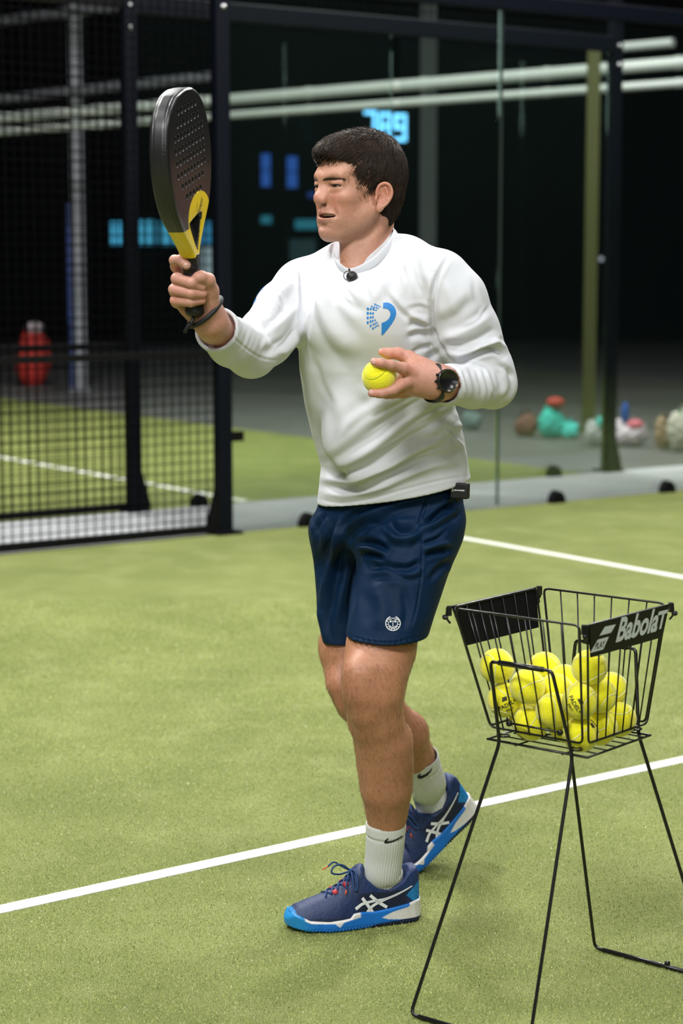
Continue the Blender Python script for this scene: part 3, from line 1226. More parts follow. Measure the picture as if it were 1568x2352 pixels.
# ---- a tennis ball: felt body with the two-lobed seam pressed in
def ball_mesh():
    bm = bmesh.new()
    bmesh.ops.create_icosphere(bm, subdivisions=5, radius=1.0)
    v = np.array([tuple(q.co) for q in bm.verts])
    f = [tuple(q.index for q in fc.verts) for fc in bm.faces]
    bm.free()
    t = np.linspace(0, 2 * math.pi, 400, endpoint=False)
    a, b = 0.75, 0.25
    sx = a * np.cos(t) + b * np.cos(3 * t)
    sy = a * np.sin(t) - b * np.sin(3 * t)
    sz = 2 * math.sqrt(a * b) * np.sin(2 * t)
    s = np.stack([sx, sy, sz], 1)
    d = np.min(np.linalg.norm(v[:, None, :] - s[None], axis=2), axis=1)
    r = 0.0335 * (1 - 0.028 * np.exp(-(d / 0.055) ** 2))
    return v * r[:, None], f, s * 0.0335 * 0.985


bv, bf, seam_c = ball_mesh()
ball_data = None


def make_ball(c, R, label, group, ink=True, worn=False):
    """first call makes the meshes, later calls share them"""
    global ball_data
    if ball_data is None:
        o = obj('tennis_ball', bv, bf, M_felt, origin=(0, 0, 0), smooth=True)
        sv, sf = tube(seam_c, 0.0011, 6, closed=True)
        s = obj('seam', sv, sf, M_seam, o, True)
        tv, tf = text_polys('PADEL+', 0.011, bold=0.0003)
        tv2, tf2 = text_polys('PRO', 0.008, bold=0.0002)
        n = len(tv)
        tv = np.concatenate([tv - [tv[:, 0].max() / 2, 0.003, 0], tv2 - [tv2[:, 0].max() / 2, 0.013, 0]])
        tf = list(tf) + [tuple(i + n for i in q) for q in tf2]
        v_, f_ = clip_grid([[[(-0.007, 0.010), (0.004, 0.009), (0.007, 0.016), (-0.003, 0.018)]]], 0.003)
        n = len(tv)
        tv = np.concatenate([tv, v_])
        tf = tf + [tuple(i + n for i in q) for q in f_]
        # wrap the print round the ball, on the patch away from the seam
        th, ph = tv[:, 0] / 0.0335, tv[:, 1] / 0.0335
        P = np.stack([np.sin(th) * np.cos(ph), np.sin(ph), np.cos(th) * np.cos(ph)], 1) * 0.0339
        q = obj('print', P, tf, M_ink, o)
        ball_data = (o.data, s.data, q.data)
    else:
        o = bpy.data.objects.new('tennis_ball', ball_data[0])
        COL.objects.link(o)
        s = bpy.data.objects.new('seam', ball_data[1])
        COL.objects.link(s)
        s.parent = o
        if ink:
            q = bpy.data.objects.new('print', ball_data[2])
            COL.objects.link(q)
            q.parent = o
    o.location = tuple(c)
    o.rotation_euler = R
    return tag(o, label, 'ball', group)


# the basket's balls: seats measured from the photo, then settled so none overlap
seats = [
    # px, py, toward-camera depth, label
    (1127, 1541, 3.745, 'yellow ball at the far left of the basket, highest on that side'),
    (1229, 1536, 3.86, 'yellow ball at the back of the basket, behind the handle bar'),
    (1144, 1607, 3.72, 'yellow ball with black print against the left corner, second layer'),
    (1199, 1596, 3.665, 'yellow ball just under the left handle bar, top layer'),
    (1196, 1640, 3.66, 'yellow ball at the bottom of the handle side, right behind the cross bar'),
    (1291, 1562, 3.80, 'yellow ball in the middle of the basket, farther back than the handle bar end'),
    (1267, 1607, 3.70, 'yellow ball seen just under the right end of the near handle bar'),
    (1343, 1571, 3.63, 'topmost yellow ball behind the front corner wires'),
    (1417, 1588, 3.79, 'yellow ball near the right corner, top layer'),
    (1273, 1658, 3.615, 'yellow ball of the second row, against the handle leg near the front corner'),
    (1325, 1636, 3.625, 'yellow ball with large black print behind the front corner'),
    (1381, 1631, 3.66, 'yellow ball in the middle of the plate side, second layer'),
    (1440, 1650, 3.72, 'yellow ball low in the right corner of the basket'),
    (1338, 1694, 3.60, 'yellow ball at the very bottom of the front corner'),
    (1396, 1684, 3.66, 'yellow ball at the bottom of the plate side'),
    (1180, 1668, 3.69, 'yellow ball almost hidden deep inside, near the middle of the pile'),
    (1247, 1680, 3.66, 'yellow ball mostly hidden low behind the leg next to the front corner'),
    (1360, 1640, 3.80, 'yellow ball deep in the back half of the basket'),
    (1160, 1655, 3.74, 'yellow ball half hidden low at the left, behind the cross bar ball'),
    (1285, 1692, 3.63, 'yellow ball hidden right behind the printed ball of the front corner'),
    (1225, 1650, 3.78, 'yellow ball hidden at the back, left of the middle of the pile'),
]
pos = np.array([at(*s[:3]) for s in seats])
home = pos.copy()
lock = np.array([1.0] * 15 + [0.25] * 6)
Rb = 0.0336
for it in range(400):
    pos += (home - pos) * (0.03 if it < 380 else 0.0) * lock[:, None]
    for i in range(len(pos)):
        for j in range(i):
            d = pos[i] - pos[j]
            L_ = np.linalg.norm(d)
            if L_ < 2 * Rb:
                u = d / (L_ + 1e-9) * (2 * Rb - L_)
                w = lock[j] / (lock[i] + lock[j])
                pos[i] += u * w
                pos[j] -= u * (1 - w)
    # walls of the basket
    for i in range(len(pos)):
        t = (pos[i][2] - ZB) / (ZT - ZB)
        r = pos[i] - BC - LEAN * (1 - 1.35 * t)
        lim = HB + (HT - HB) * t - Rb - 0.001
        for ax in (A, Bd):
            c_ = r @ ax
            if abs(c_) > lim:
                pos[i] += ax * (math.copysign(lim, c_) - c_)
        if pos[i][2] < ZB + Rb - 0.019:
            pos[i][2] = ZB + Rb - 0.019
rr = np.random.default_rng(4)
for i, s in enumerate(seats):
    aim = (Vector((0, 0, CAM_H)) - Vector(pos[i])).to_track_quat('Z', 'Y')
    aim = (aim @ Matrix.Rotation({2: 0.5, 10: -1.0}.get(i, 0.9), 3, 'Z').to_quaternion() @ Matrix.Rotation(0.35, 3, 'X').to_quaternion()).to_euler()
    make_ball(pos[i], tuple(aim) if i in (2, 10, 12) else tuple(rr.uniform(0, 6.28, 3)), s[3], 'balls in the basket', ink=(i % 3 != 0))
# ================================================================== the player: body
M_skin = mat('skin', (0.6, 0.35, 0.25), 0.50, attr='tint', noise=(150, (0.86, 0.76, 0.74), 0.26), bump=(900, 0.45, 0.0007), sss=0.06)
M_shirt = mat('white_jersey', (0.61, 0.625, 0.655), 0.85, spec=0.3, bump=(900, 0.12, 0.0005))
M_shorts = mat('navy_shorts', (0.0006, 0.0150, 0.047), 0.65, spec=0.18, bump=(700, 0.1, 0.0004))
M_blue_print = mat('blue_print', (0.012, 0.20, 0.56), 0.55)
M_white_print = mat('white_print', (0.80, 0.82, 0.84), 0.5)
M_rubber = mat('black_rubber', (0.008, 0.008, 0.009), 0.5)

SKIN = np.array([0.53, 0.28, 0.185])
LEG = np.array([0.46, 0.222, 0.126])
HAND = np.array([0.56, 0.29, 0.215])

person = empty('person', ground(880, 2060))
tag(person, 'man in white long-sleeved shirt and navy shorts coaching with a raised racket', 'person')
YAW = math.radians(-36)            # direction of the shoulder line in plan
HIPYAW = math.radians(-38)


def A3(px, py, Y):
    return at(px, py, Y)


def F3(p):
    return tuple(float(k) for k in p)


# ---- legs
def leg_near(p):
    C = [((915, 1180, 4.23), .060), ((902, 1380, 4.16), .058), ((884, 1440, 4.12), .062), ((875, 1485, 4.095), .070), ((862, 1540, 4.06), .064), ((856, 1590, 4.05), .0605),
         ((862, 1650, 4.065), .0545), ((881, 1710, 4.09), .057), ((885, 1760, 4.10), .0555), ((887, 1810, 4.105), .051),
         ((888, 1860, 4.12), .0415), ((887, 1893, 4.125), .034), ((885, 1930, 4.13), .028), ((882, 1960, 4.135), .027), ((879, 2020, 4.145), .024), ((882, 2050, 4.148), .022)]
    d = chain(p, [(A3(*c), r) for c, r in C], 0.02)
    # knee cap, shin, hamstring and calf masses
    d = smin(d, sph(p, A3(826, 1588, 4.01), 0.026), 0.03)
    d = smin(d, sph(p, A3(822, 1545, 4.01), 0.026), 0.035)
    d = smin(d, sph(p, A3(838, 1640, 4.02), 0.022), 0.025)
    d = smin(d, cap(p, A3(903, 1480, 4.13), A3(898, 1570, 4.10), 0.046, 0.032), 0.02)
    d = smin(d, cap(p, A3(908, 1690, 4.13), A3(905, 1790, 4.14), 0.034, 0.024), 0.025)
    return d


def leg_far(p):
    C = [((830, 1180, 4.36), .06), ((803, 1390, 4.35), .058), ((800, 1490, 4.32), .062), ((806, 1560, 4.29), .052), ((826, 1610, 4.29), .049),
         ((880, 1640, 4.34), .048), ((930, 1685, 4.38), .0495), ((955, 1735, 4.42), .0375), ((972, 1770, 4.445), .028), ((984, 1800, 4.465), .022)]
    d = chain(p, [(A3(*c), r) for c, r in C], 0.02)
    d = smin(d, cap(p, A3(790, 1575, 4.25), A3(800, 1610, 4.25), 0.030, 0.024), 0.03)
    return d


def legs(p):
    d = smin(leg_near(p), leg_far(p), 0.006)
    d = smin(d, ell(p, A3(875, 1160, 4.27), (0.10, 0.075, 0.08)), 0.04)
    return d


def leg_tint(v):
    c = np.tile(LEG, (len(v), 1))
    # knees a little redder
    for q, r in ((A3(826, 1588, 4.01), 0.05), (A3(790, 1580, 4.25), 0.05)):
        w = np.exp(-(np.linalg.norm(v - q, axis=1) / r) ** 2)[:, None]
        c = c * (1 - 0.45 * w) + np.array([0.46, 0.19, 0.125]) * 0.45 * w
    return c


body_parts = []
v, f = surfnet(legs, (-0.12, 3.85, 0.08), (0.34, 4.68, 1.06), 0.0045, 1)
body_parts.append((v, f, leg_tint(v)))

# ---- head, modelled in its own frame: x forward, y to his left, z up
HEAD_O = A3(829, 428, 4.20)
HYAW = math.radians(56.5)
hx = V3(-math.sin(HYAW), -math.cos(HYAW), 0.0)
TILT_P, TILT_R = math.radians(-2.0), math.radians(1.5)
hz = unit(V3(0, 0, 1) + hx * math.tan(TILT_P))
hx = unit(hx - hz * (hx @ hz))
hy = np.cross(hz, hx)
HR = np.column_stack([hx, hy, hz])


def to_head(p):
    x, y, z = p[0] - HEAD_O[0], p[1] - HEAD_O[1], p[2] - HEAD_O[2]
    R = HR
    return (R[0, 0] * x + R[1, 0] * y + R[2, 0] * z, R[0, 1] * x + R[1, 1] * y + R[2, 1] * z, R[0, 2] * x + R[1, 2] * y + R[2, 2] * z)


def hw(*q):
    return HEAD_O + HR @ np.array(q, float)


HW = lambda q: HEAD_O + np.asarray(q) @ HR.T


def head(q):
    x, y, z = q
    ay = np.abs(y)
    s = (x, ay, z)                       # mirrored pieces
    d = ell(q, (-0.011, 0, 0.032), (0.094, 0.076, 0.080))
    d = smin(d, ell(q, (0.034, 0, 0.020), (0.058, 0.062, 0.060)), 0.03)      # forehead block
    d = smin(d, ell(q, (0.030, 0, -0.036), (0.059, 0.054, 0.070)), 0.02)     # face block
    d = smin(d, ell(q, (0.028, 0, -0.076), (0.053, 0.048, 0.034)), 0.025)     # jaw
    d = smin(d, cap(s, (0.006, 0.051, -0.050), (0.066, 0.022, -0.098), 0.015, 0.013), 0.025)  # jaw line
    d = smin(d, ell(q, (0.0765, 0, -0.099), (0.018, 0.020, 0.0175)), 0.020)   # chin
    d = smin(d, ell(s, (0.066, 0.040, -0.028), (0.019, 0.019, 0.016)), 0.025)  # cheek bone
    d = smin(d, ell(q, (0.0750, 0, -0.066), (0.020, 0.030, 0.024)), 0.022)    # muzzle
    d = smin(d, ell(s, (0.063, 0.030, -0.062), (0.017, 0.015, 0.022)), 0.02)  # cheek
    d = smin(d, cap(s, (0.091, 0.006, 0.014), (0.078, 0.042, 0.017), 0.010, 0.009), 0.016)  # brow ridge
    d = smin(d, sph(q, (0.0905, 0, 0.013), 0.0105), 0.012)
    d = smin(d, cap(s, (0.094, 0.010, 0.008), (0.092, 0.020, 0.012), 0.0060, 0.0050), 0.010)
    # eye sockets
    d = smax(d, -ell(s, (0.099, 0.031, -0.003), (0.019, 0.019, 0.0125)), 0.014)
    # eyelids round the eyeball, with the slit
    lid = ell(s, (0.0745, 0.0325, -0.0035), (0.0150, 0.0165, 0.0140))
    lid = smin(lid, cap(s, (0.087, 0.019, 0.004), (0.081, 0.046, 0.002), 0.0048, 0.0042), 0.006)
    lid = smin(lid, cap(s, (0.086, 0.021, -0.0125), (0.080, 0.044, -0.011), 0.0036, 0.0032), 0.008)
    d = smin(d, lid, 0.007)
    slit = ell(s, (0.090, 0.0340, -0.0045), (0.022, 0.0150, 0.0025))
    d = smax(d, -slit, 0.0018)
    # nose
    nose = cap(q, (0.0915, 0, 0.004), (0.1035, 0, -0.025), 0.0068, 0.0080)
    nose = smin(nose, sph(q, (0.1040, 0, -0.0300), 0.0095), 0.010)
    nose = smin(nose, cap(s, (0.092, 0.008, -0.012), (0.098, 0.012, -0.034), 0.006, 0.008), 0.012)
    nose = smin(nose, ell(s, (0.0940, 0.0135, -0.0350), (0.0095, 0.0068, 0.0068)), 0.005)
    nose = smin(nose, cap(q, (0.1015, 0, -0.0385), (0.0905, 0, -0.0445), 0.0045, 0.005), 0.006)
    d = smin(d, nose, 0.009)
    d = smax(d, -ell(s, (0.0965, 0.0082, -0.0432), (0.0055, 0.0038, 0.0045)), 0.002)
    # nasolabial fold
    d = smax(d, -cap(s, (0.095, 0.0215, -0.038), (0.085, 0.034, -0.062), 0.0030, 0.0016), 0.014)
    # philtrum + lips
    d = smin(d, cap(s, (0.0950, 0.003, -0.0565), (0.079, 0.0285, -0.0650), 0.0050, 0.0030), 0.005)
    d = smin(d, cap(s, (0.0925, 0.000, -0.0745), (0.079, 0.0275, -0.0685), 0.0058, 0.0032), 0.005)
    d = smax(d, -ell(q, (0.1000, 0, -0.0850), (0.0105, 0.018, 0.0040)), 0.012)
    mouth = ell(q, (0.088, 0.009, -0.0655), (0.020, 0.0225, 0.0046))
    d = smax(d, -mouth, 0.0025)
    d = smax(d, -cap(s, (0.082, 0.026, -0.0662), (0.076, 0.0315, -0.0680), 0.0016), 0.005)
    # temple hollow, chin cleft
    d = smax(d, -ell(s, (0.060, 0.079, 0.012), (0.022, 0.014, 0.022)), 0.02)
    # ear on both sides
    d = np.minimum(d, ear(s)) if False else smin(d, ear(s), 0.005)
    # neck
    return d


def ear(s):
    # local axes: u backwards along the ear, w up, n outwards
    c = np.array([-0.001, 0.0735, -0.0235])
    n = unit([0.42, 1.0, 0.0])
    w = unit(np.array([-0.20, 0.02, 1.0]) - n * (np.array([-0.20, 0.02, 1.0]) @ n))
    u = np.cross(w, n)
    if u[0] > 0:
        u = -u
    x, y, z = s[0] - c[0], s[1] - c[1], s[2] - c[2]
    a = tuple(k / 0.93 for k in (x * u[0] + y * u[1] + z * u[2], x * w[0] + y * w[1] + z * w[2], x * n[0] + y * n[1] + z * n[2]))
    e = ell(a, (0.004, 0.003, 0.004), (0.0160, 0.0265, 0.0045))
    e = smax(e, -ell(a, (0.003, 0.003, 0.0105), (0.0125, 0.0215, 0.0075)), 0.003)
    hel = [((-0.011, -0.004, 0.004), .0024), ((-0.0135, 0.008, 0.006), .0028), ((-0.011, 0.022, 0.008), .0030), ((-0.001, 0.0300, 0.0095), .0031),
           ((0.0105, 0.0275, 0.0105), .0032), ((0.0185, 0.016, 0.011), .0031), ((0.0190, 0.002, 0.010), .0030), ((0.0140, -0.012, 0.008), .0028), ((0.006, -0.022, 0.006), .0030)]
    hs = spline([np.array([*q_, r_]) for q_, r_ in hel], 4)
    e = smin(e, chain(a, [(h_[:3], h_[3]) for h_ in hs], 0.002), 0.003)
    ant = [((0.004, 0.021, 0.007), .0022), ((0.0105, 0.010, 0.0075), .0025), ((0.0115, -0.002, 0.0075), .0026), ((0.005, -0.013, 0.0065), .0028)]
    e = smin(e, chain(a, ant, 0.002), 0.003)
    e = smin(e, ell(a, (0.001, -0.026, 0.004), (0.0080, 0.0085, 0.0042)), 0.006)    # lobe
    e = smin(e, ell(a, (-0.0115, -0.007, 0.005), (0.0035, 0.0055, 0.0035)), 0.003)   # tragus
    e = smax(e, -ell(a, (-0.002, -0.004, 0.007), (0.0068, 0.0085, 0.0085)), 0.002)   # concha
    e = smin(e, ell(a, (0.0, 0.0, -0.006), (0.010, 0.017, 0.008)), 0.004)            # root
    return e


NECK = [(A3(842, 500, 4.235), 0.052), (A3(842, 555, 4.225), 0.051), (A3(845, 610, 4.225), 0.058), (A3(850, 660, 4.22), 0.07)]


def head_body(p):
    d = head(to_head(p))
    nk = chain(p, NECK, 0.02)
    # throat, sternomastoid cord and Adam's apple
    nk = smin(nk, cap(p, A3(812, 566, 4.180), A3(806, 612, 4.168), 0.026, 0.021), 0.03)
    nk = smin(nk, cap(p, A3(876, 505, 4.185), A3(824, 622, 4.158), 0.013, 0.010), 0.022)
    nk = smin(nk, cap(p, A3(862, 480, 4.265), A3(864, 560, 4.275), 0.034, 0.036), 0.03)
    d = smin(d, nk, 0.012)
    return smax(d, -plane(p, A3(850, 668, 4.22), V3(0, 0, 1)), 0.004)


def gauss(v, c, r):
    return np.exp(-(np.linalg.norm((v - np.asarray(c)) / np.asarray(r), axis=1)) ** 2)[:, None]


def head_tint(v):
    q = (v - HEAD_O) @ HR
    m = q.copy()
    m[:, 1] = np.abs(m[:, 1])
    c = np.tile(SKIN, (len(v), 1))

    def mixin(w, col, a):
        nonlocal c
        c = c * (1 - a * w) + np.array(col) * a * w
    mixin(gauss(m, (0.080, 0.036, -0.040), (0.03, 0.026, 0.022)), (0.58, 0.235, 0.165), 0.6)      # cheeks
    mixin(gauss(m, (0.113, 0.0, -0.030), (0.014, 0.016, 0.012)), (0.60, 0.25, 0.19), 0.6)          # nose tip
    mixin(gauss(m, (0.012, 0.086, -0.012), (0.03, 0.02, 0.035)), (0.66, 0.26, 0.18), 0.65)         # ears
    mixin(gauss(m, (0.088, 0.0, -0.108), (0.02, 0.022, 0.015)), (0.58, 0.27, 0.22), 0.5)
    # beard shadow of short stubble
    st = 1 / (1 + np.exp((m[:, 2] + 0.062) / 0.010)) * 1 / (1 + np.exp(-(m[:, 0] - 0.01) / 0.012)) * 1 / (1 + np.exp(-(m[:, 2] + 0.135) / 0.008))
    up = gauss(m, (0.098, 0.0, -0.052), (0.02, 0.028, 0.009))[:, 0]
    mixin(np.clip(st + up * 0.6, 0, 1)[:, None], (0.33, 0.19, 0.135), 0.42)
    ns = gauss(m, (0.0965, 0.0082, -0.0425), (0.006, 0.0045, 0.0040))
    mixin(ns, (0.12, 0.045, 0.03), 0.9)
    mixin(gauss(m, (0.088, 0.030, -0.020), (0.02, 0.018, 0.006)), (0.42, 0.19, 0.14), 0.35)
    # lips
    def capdist(a, b):
        a, b = np.array(a), np.array(b)
        d = b - a
        t = np.clip(((m - a) @ d) / (d @ d), 0, 1)
        return np.linalg.norm(m - a - t[:, None] * d, axis=1), t
    d1, t1 = capdist((0.0960, 0.0, -0.0575), (0.079, 0.0285, -0.0655))
    d2, t2 = capdist((0.0940, 0.0, -0.0745), (0.079, 0.0275, -0.0685))
    w = np.maximum(1 / (1 + np.exp((d1 - 0.0058 * (1 - 0.5 * t1)) / 0.0006)), 1 / (1 + np.exp((d2 - 0.0066 * (1 - 0.5 * t2)) / 0.0006)))
    mixin(w[:, None], (0.47, 0.165, 0.14), 0.85)
    # inside of the mouth
    mo = np.exp(-(((q[:, 1] - 0.009) / 0.022) ** 2 + ((q[:, 2] + 0.0655) / 0.0044) ** 2) ** 2) * (q[:, 0] < 0.0915) * (q[:, 0] > 0.066)
    mixin(mo[:, None], (0.10, 0.025, 0.02), 0.9)
    # lids: lashes line
    sl = np.exp(-(((m[:, 1] - 0.0340) / 0.0168) ** 2 + ((m[:, 2] + 0.0045) / 0.0036) ** 2) ** 2) * (m[:, 0] > 0.07)
    mixin(sl[:, None], (0.14, 0.065, 0.05), 0.8)
    return np.clip(c, 0, 1)


v, f = surfnet(head_body, HEAD_O + V3(-.155, -.16, -.255), HEAD_O + V3(.145, .16, .14), 0.00135, 1)
body_parts.append((v, f, head_tint(v)))

# eyes, teeth, brows
M_eye = mat('eye_white', (0.42, 0.36, 0.33), 0.3)
M_iris = mat('dark_iris', (0.035, 0.022, 0.014), 0.15)
M_teeth = mat('teeth', (0.62, 0.56, 0.47), 0.3)
for s in (1, -1):
    c = hw(0.0745, s * 0.0315, -0.0035)
    look = unit(HR @ V3(0.93, -0.20, -0.06))
    fr_ = frame(hy, look)
    prof = [(0.0, -0.0132)] + [(0.0132 * math.sin(t), -0.0132 * math.cos(t)) for t in np.linspace(0.15, math.pi - 0.15, 18)] + [(0.0, 0.0132)]
    eye = MB().lathe(prof, c, fr_, 24).build('eye', M_eye, person, True)
    pr = [(0.0070, 0.0115), (0.0067, 0.0121), (0.004, 0.0133), (0.0, 0.0136)]
    MB().lathe(pr, c, fr_, 20).build('iris', M_iris, eye, True)
tm = MB()
for k in range(-4, 5):
    a = k * 0.0058
    x = 0.0865 - 11.0 * a * a
    tm.box(hw(x, a, -0.0620), (0.004, 0.0052, 0.0068), HR @ frame(V3(1, 18 * a, 0), V3(0, 0, 1)))
bevel(tm.build('teeth', M_teeth, person), 0.0012)


# ---- hands
def ff(p, pts, k=0.004):
    return chain(p, [(A3(a, b, c), r) for a, b, c, r in pts], k)


GRIP = (A3(435, 578, 3.809), A3(447, 716, 3.835))


def hand_r(p):
    """his right hand closed round the grip, which leans a little towards the camera"""
    tl_ = lambda Q: [(a, b, c - 0.000189 * (716 - b), r) for a, b, c, r in Q]
    F = [
        [(428, 648, 3.875, .0115), (404, 612, 3.862, .0105), (401, 598, 3.845, .0100), (413, 597, 3.823, .0094), (428, 609, 3.812, .0086)],
        [(425, 668, 3.880, .0120), (408, 646, 3.862, .0112), (406, 640, 3.836, .0110), (440, 650, 3.806, .0102), (462, 660, 3.815, .0090)],
        [(425, 690, 3.880, .0118), (402, 670, 3.862, .0110), (400, 665, 3.836, .0108), (440, 674, 3.806, .0098), (465, 675, 3.816, .0088)],
        [(430, 708, 3.878, .0110), (405, 694, 3.862, .0104), (403, 690, 3.838, .0102), (438, 694, 3.810, .0092), (463, 690, 3.819, .0080)],
    ]
    d = None
    for q in F:
        c = ff(p, tl_(q))
        d = c if d is None else smin(d, c, 0.0018)
    palm = ff(p, [(486, 742, 3.875, .026), (452, 700, 3.880, .020), (434, 672, 3.884, .016)], 0.02)
    palm = smin(palm, ff(p, [(486, 742, 3.875, .024), (432, 706, 3.875, .0165)]), 0.02)
    palm = smin(palm, ff(p, [(484, 740, 3.87, .024), (482, 700, 3.862, .021), (470, 668, 3.868, .016)]), 0.02)
    palm = smin(palm, ff(p, [(446, 716, 3.868, .014), (480, 722, 3.855, .016)]), 0.015)
    d = smin(d, palm, 0.008)
    th = ff(p, tl_([(484, 712, 3.850, .019), (484, 668, 3.838, .0150), (478, 643, 3.822, .0125), (462, 636, 3.812, .0110), (453, 637, 3.808, .0098)]), 0.006)
    d = smin(d, th, 0.006)
    # wrist and forearm into the sleeve
    fa = ff(p, [(484, 730, 3.868, .0265), (493, 748, 3.90, .0265), (515, 775, 3.96, .032), (560, 805, 4.05, .036)], 0.02)
    fa = smin(fa, ff(p, [(474, 742, 3.875, .018), (482, 762, 3.905, .020)]), 0.015)
    d = smin(d, fa, 0.014)
    # hollow for the grip
    g = cap(p, GRIP[0], GRIP[1], 0.0150, 0.0150)
    return smax(d, -g, 0.002)


def nails(v, c, spots, col=(0.74, 0.45, 0.38)):
    for q, r in spots:
        w = np.exp(-(np.linalg.norm(v - q, axis=1) / r) ** 4)[:, None]
        c[:] = c * (1 - 0.7 * w) + np.array(col) * 0.7 * w
    return c


HL0 = 3.935


def hand_l(p):
    """his left hand, back towards the camera, holding two balls"""
    d = ff(p, [(1004, 879, 3.965, .0280), (970, 868, 3.955, .0265), (945, 858, 3.948, .0215)], 0.02)
    d = smin(d, ff(p, [(1000, 886, 3.965, .026), (955, 884, 3.960, .020), (925, 880, 3.958, .0150)]), 0.02)
    d = smin(d, ff(p, [(1000, 870, 3.965, .026), (965, 845, 3.968, .0215)]), 0.02)
    # index over the top of the ball
    d = smin(d, ff(p, [(946, 853, 3.938, .0150), (925, 846, 3.921, .0118), (897, 839, 3.902, .0098), (875, 834, 3.893, .0090), (859, 831, 3.897, .0080)]), 0.008)
    # middle finger under it
    d = smin(d, ff(p, [(942, 874, 3.940, .0148), (920, 884, 3.922, .0115), (903, 896, 3.908, .0102), (878, 903, 3.902, .0094), (854, 903, 3.903, .0083)]), 0.006)
    # ring and little finger curled behind below
    d = smin(d, ff(p, [(945, 886, 3.962, .0140), (915, 900, 3.958, .0105), (890, 905, 3.955, .0095), (868, 905, 3.958, .0085)]), 0.006)
    d = smin(d, ff(p, [(952, 896, 3.975, .0125), (925, 904, 3.984, .0095), (900, 906, 3.990, .0085), (882, 905, 3.998, .0078)]), 0.006)
    # thumb on top behind
    d = smin(d, ff(p, [(965, 842, 3.975, .0170), (940, 823, 3.978, .0140), (915, 812, 3.975, .0112), (892, 812, 3.968, .0098), (877, 809, 3.962, .0080)], 0.008), 0.010)
    # tendons
    d = smin(d, ff(p, [(940, 850, 3.929, .004), (985, 868, 3.940, .004)]), 0.008)
    d = smin(d, ff(p, [(938, 872, 3.931, .0045), (982, 878, 3.941, .004)]), 0.008)
    # wrist, forearm
    fa = ff(p, [(1000, 879, 3.965, .0275), (1022, 880, 3.985, .0275), (1060, 884, 4.02, .033), (1100, 884, 4.06, .036)], 0.02)
    d = smin(d, fa, 0.02)
    d = smax(d, -sph(p, BALL1, 0.0336), 0.002)
    d = smax(d, -sph(p, BALL2, 0.0336), 0.002)
    return d


BALL1 = A3(869.5, 866, 3.925)
BALL2 = A3(873, 862, 3.993)
v, f = surfnet(hand_r, A3(380, 800, 4.10) * [1, 0, 1] + [0, 3.76, -.06], A3(600, 575, 3.8) * [1, 0, 1] + [0.02, 4.12, .01], 0.0013, 1)
c = np.tile(HAND, (len(v), 1))
c = nails(v, c, [(A3(430, 612, 3.803), .0062), (A3(466, 663, 3.806), .005)])
for q in ((404, 598, 3.836), (450, 637, 3.80), (412, 640, 3.82), (404, 668, 3.82), (404, 692, 3.82), (466, 675, 3.81), (466, 691, 3.81), (478, 645, 3.81)):
    w = np.exp(-(np.linalg.norm(v - A3(*q), axis=1) / 0.009) ** 2)[:, None]
    c = c * (1 - 0.5 * w) + np.array([0.64, 0.26, 0.19]) * 0.5 * w
body_parts.append((v, f, c))
v, f = surfnet(hand_l, A3(835, 960, 3.9) * [1, 0, 1] + [0, 3.86, 0], A3(1115, 790, 3.9) * [1, 0, 1] + [0, 4.12, 0], 0.0013, 1)
c = np.tile(HAND, (len(v), 1))
c = nails(v, c, [(A3(858, 831, 3.888), .0058), (A3(853, 901, 3.893), .0055)])
for q in ((875, 808, 3.95), (905, 815, 3.96), (862, 833, 3.885), (858, 905, 3.89), (940, 850, 3.92), (925, 880, 3.90)):
    w = np.exp(-(np.linalg.norm(v - A3(*q), axis=1) / 0.012) ** 2)[:, None]
    c = c * (1 - 0.5 * w) + np.array([0.66, 0.26, 0.18]) * 0.5 * w
body_parts.append((v, f, c))
# trunk and upper arms under the shirt, joining head, arms and legs
def trunk(p):
    d = chain(p, [(A3(850, 660, 4.22), .065), (A3(858, 760, 4.22), .095), (A3(872, 960, 4.24), .095), (A3(880, 1130, 4.27), .10)], 0.05, sq=(V3(.8, -.6, 0), 1.25))
    d = smin(d, chain(p, [(A3(835, 650, 4.24), .05), (A3(690, 672, 4.30), .046), (A3(580, 806, 4.085), .036), (A3(540, 792, 4.01), .036)], 0.02), 0.04)
    d = smin(d, chain(p, [(A3(865, 640, 4.2), .05), (A3(1020, 655, 4.09), .048), (A3(1125, 872, 4.105), .038), (A3(1085, 884, 4.05), .036)], 0.02), 0.04)
    return d


v, f = surfnet(trunk, (-0.30, 3.90, 0.90), (0.42, 4.45, 1.45), 0.008, 1)
body_parts.append((v, f, np.tile(SKIN, (len(v), 1))))
V_, F_, C_ = merge(body_parts)
body = obj('body', V_, F_, M_skin, person, True, colors=C_)

b1_ = make_ball(BALL1, (0.9, 0.5, 2.1), 'yellow tennis ball in the left hand, in front of the shirt', 'balls in the left hand', ink=False)
b2_ = make_ball(BALL2, (0.2, 1.5, 0.4), 'second yellow ball half hidden behind the first in the left hand', 'balls in the left hand', ink=False)

for b_ in (b1_, b2_):
    sm = [k for k in b_.children if k.name.startswith('seam')][0].material_slots[0]
    sm.link = 'OBJECT'
    sm.material = M_seam_d
# ================================================================== clothes
def to_px(v):
    """where a point of the figure falls in the photo; used to lay folds and seams where they were seen"""
    p = v - np.array([0, 0, CAM_H])
    c, s = math.cos(PITCH), math.sin(PITCH)
    dep = p[:, 1] * c - p[:, 2] * s
    up = p[:, 1] * s + p[:, 2] * c
    return np.stack([784 + FPX * p[:, 0] / dep, 1176 - FPX * up / dep], 1)


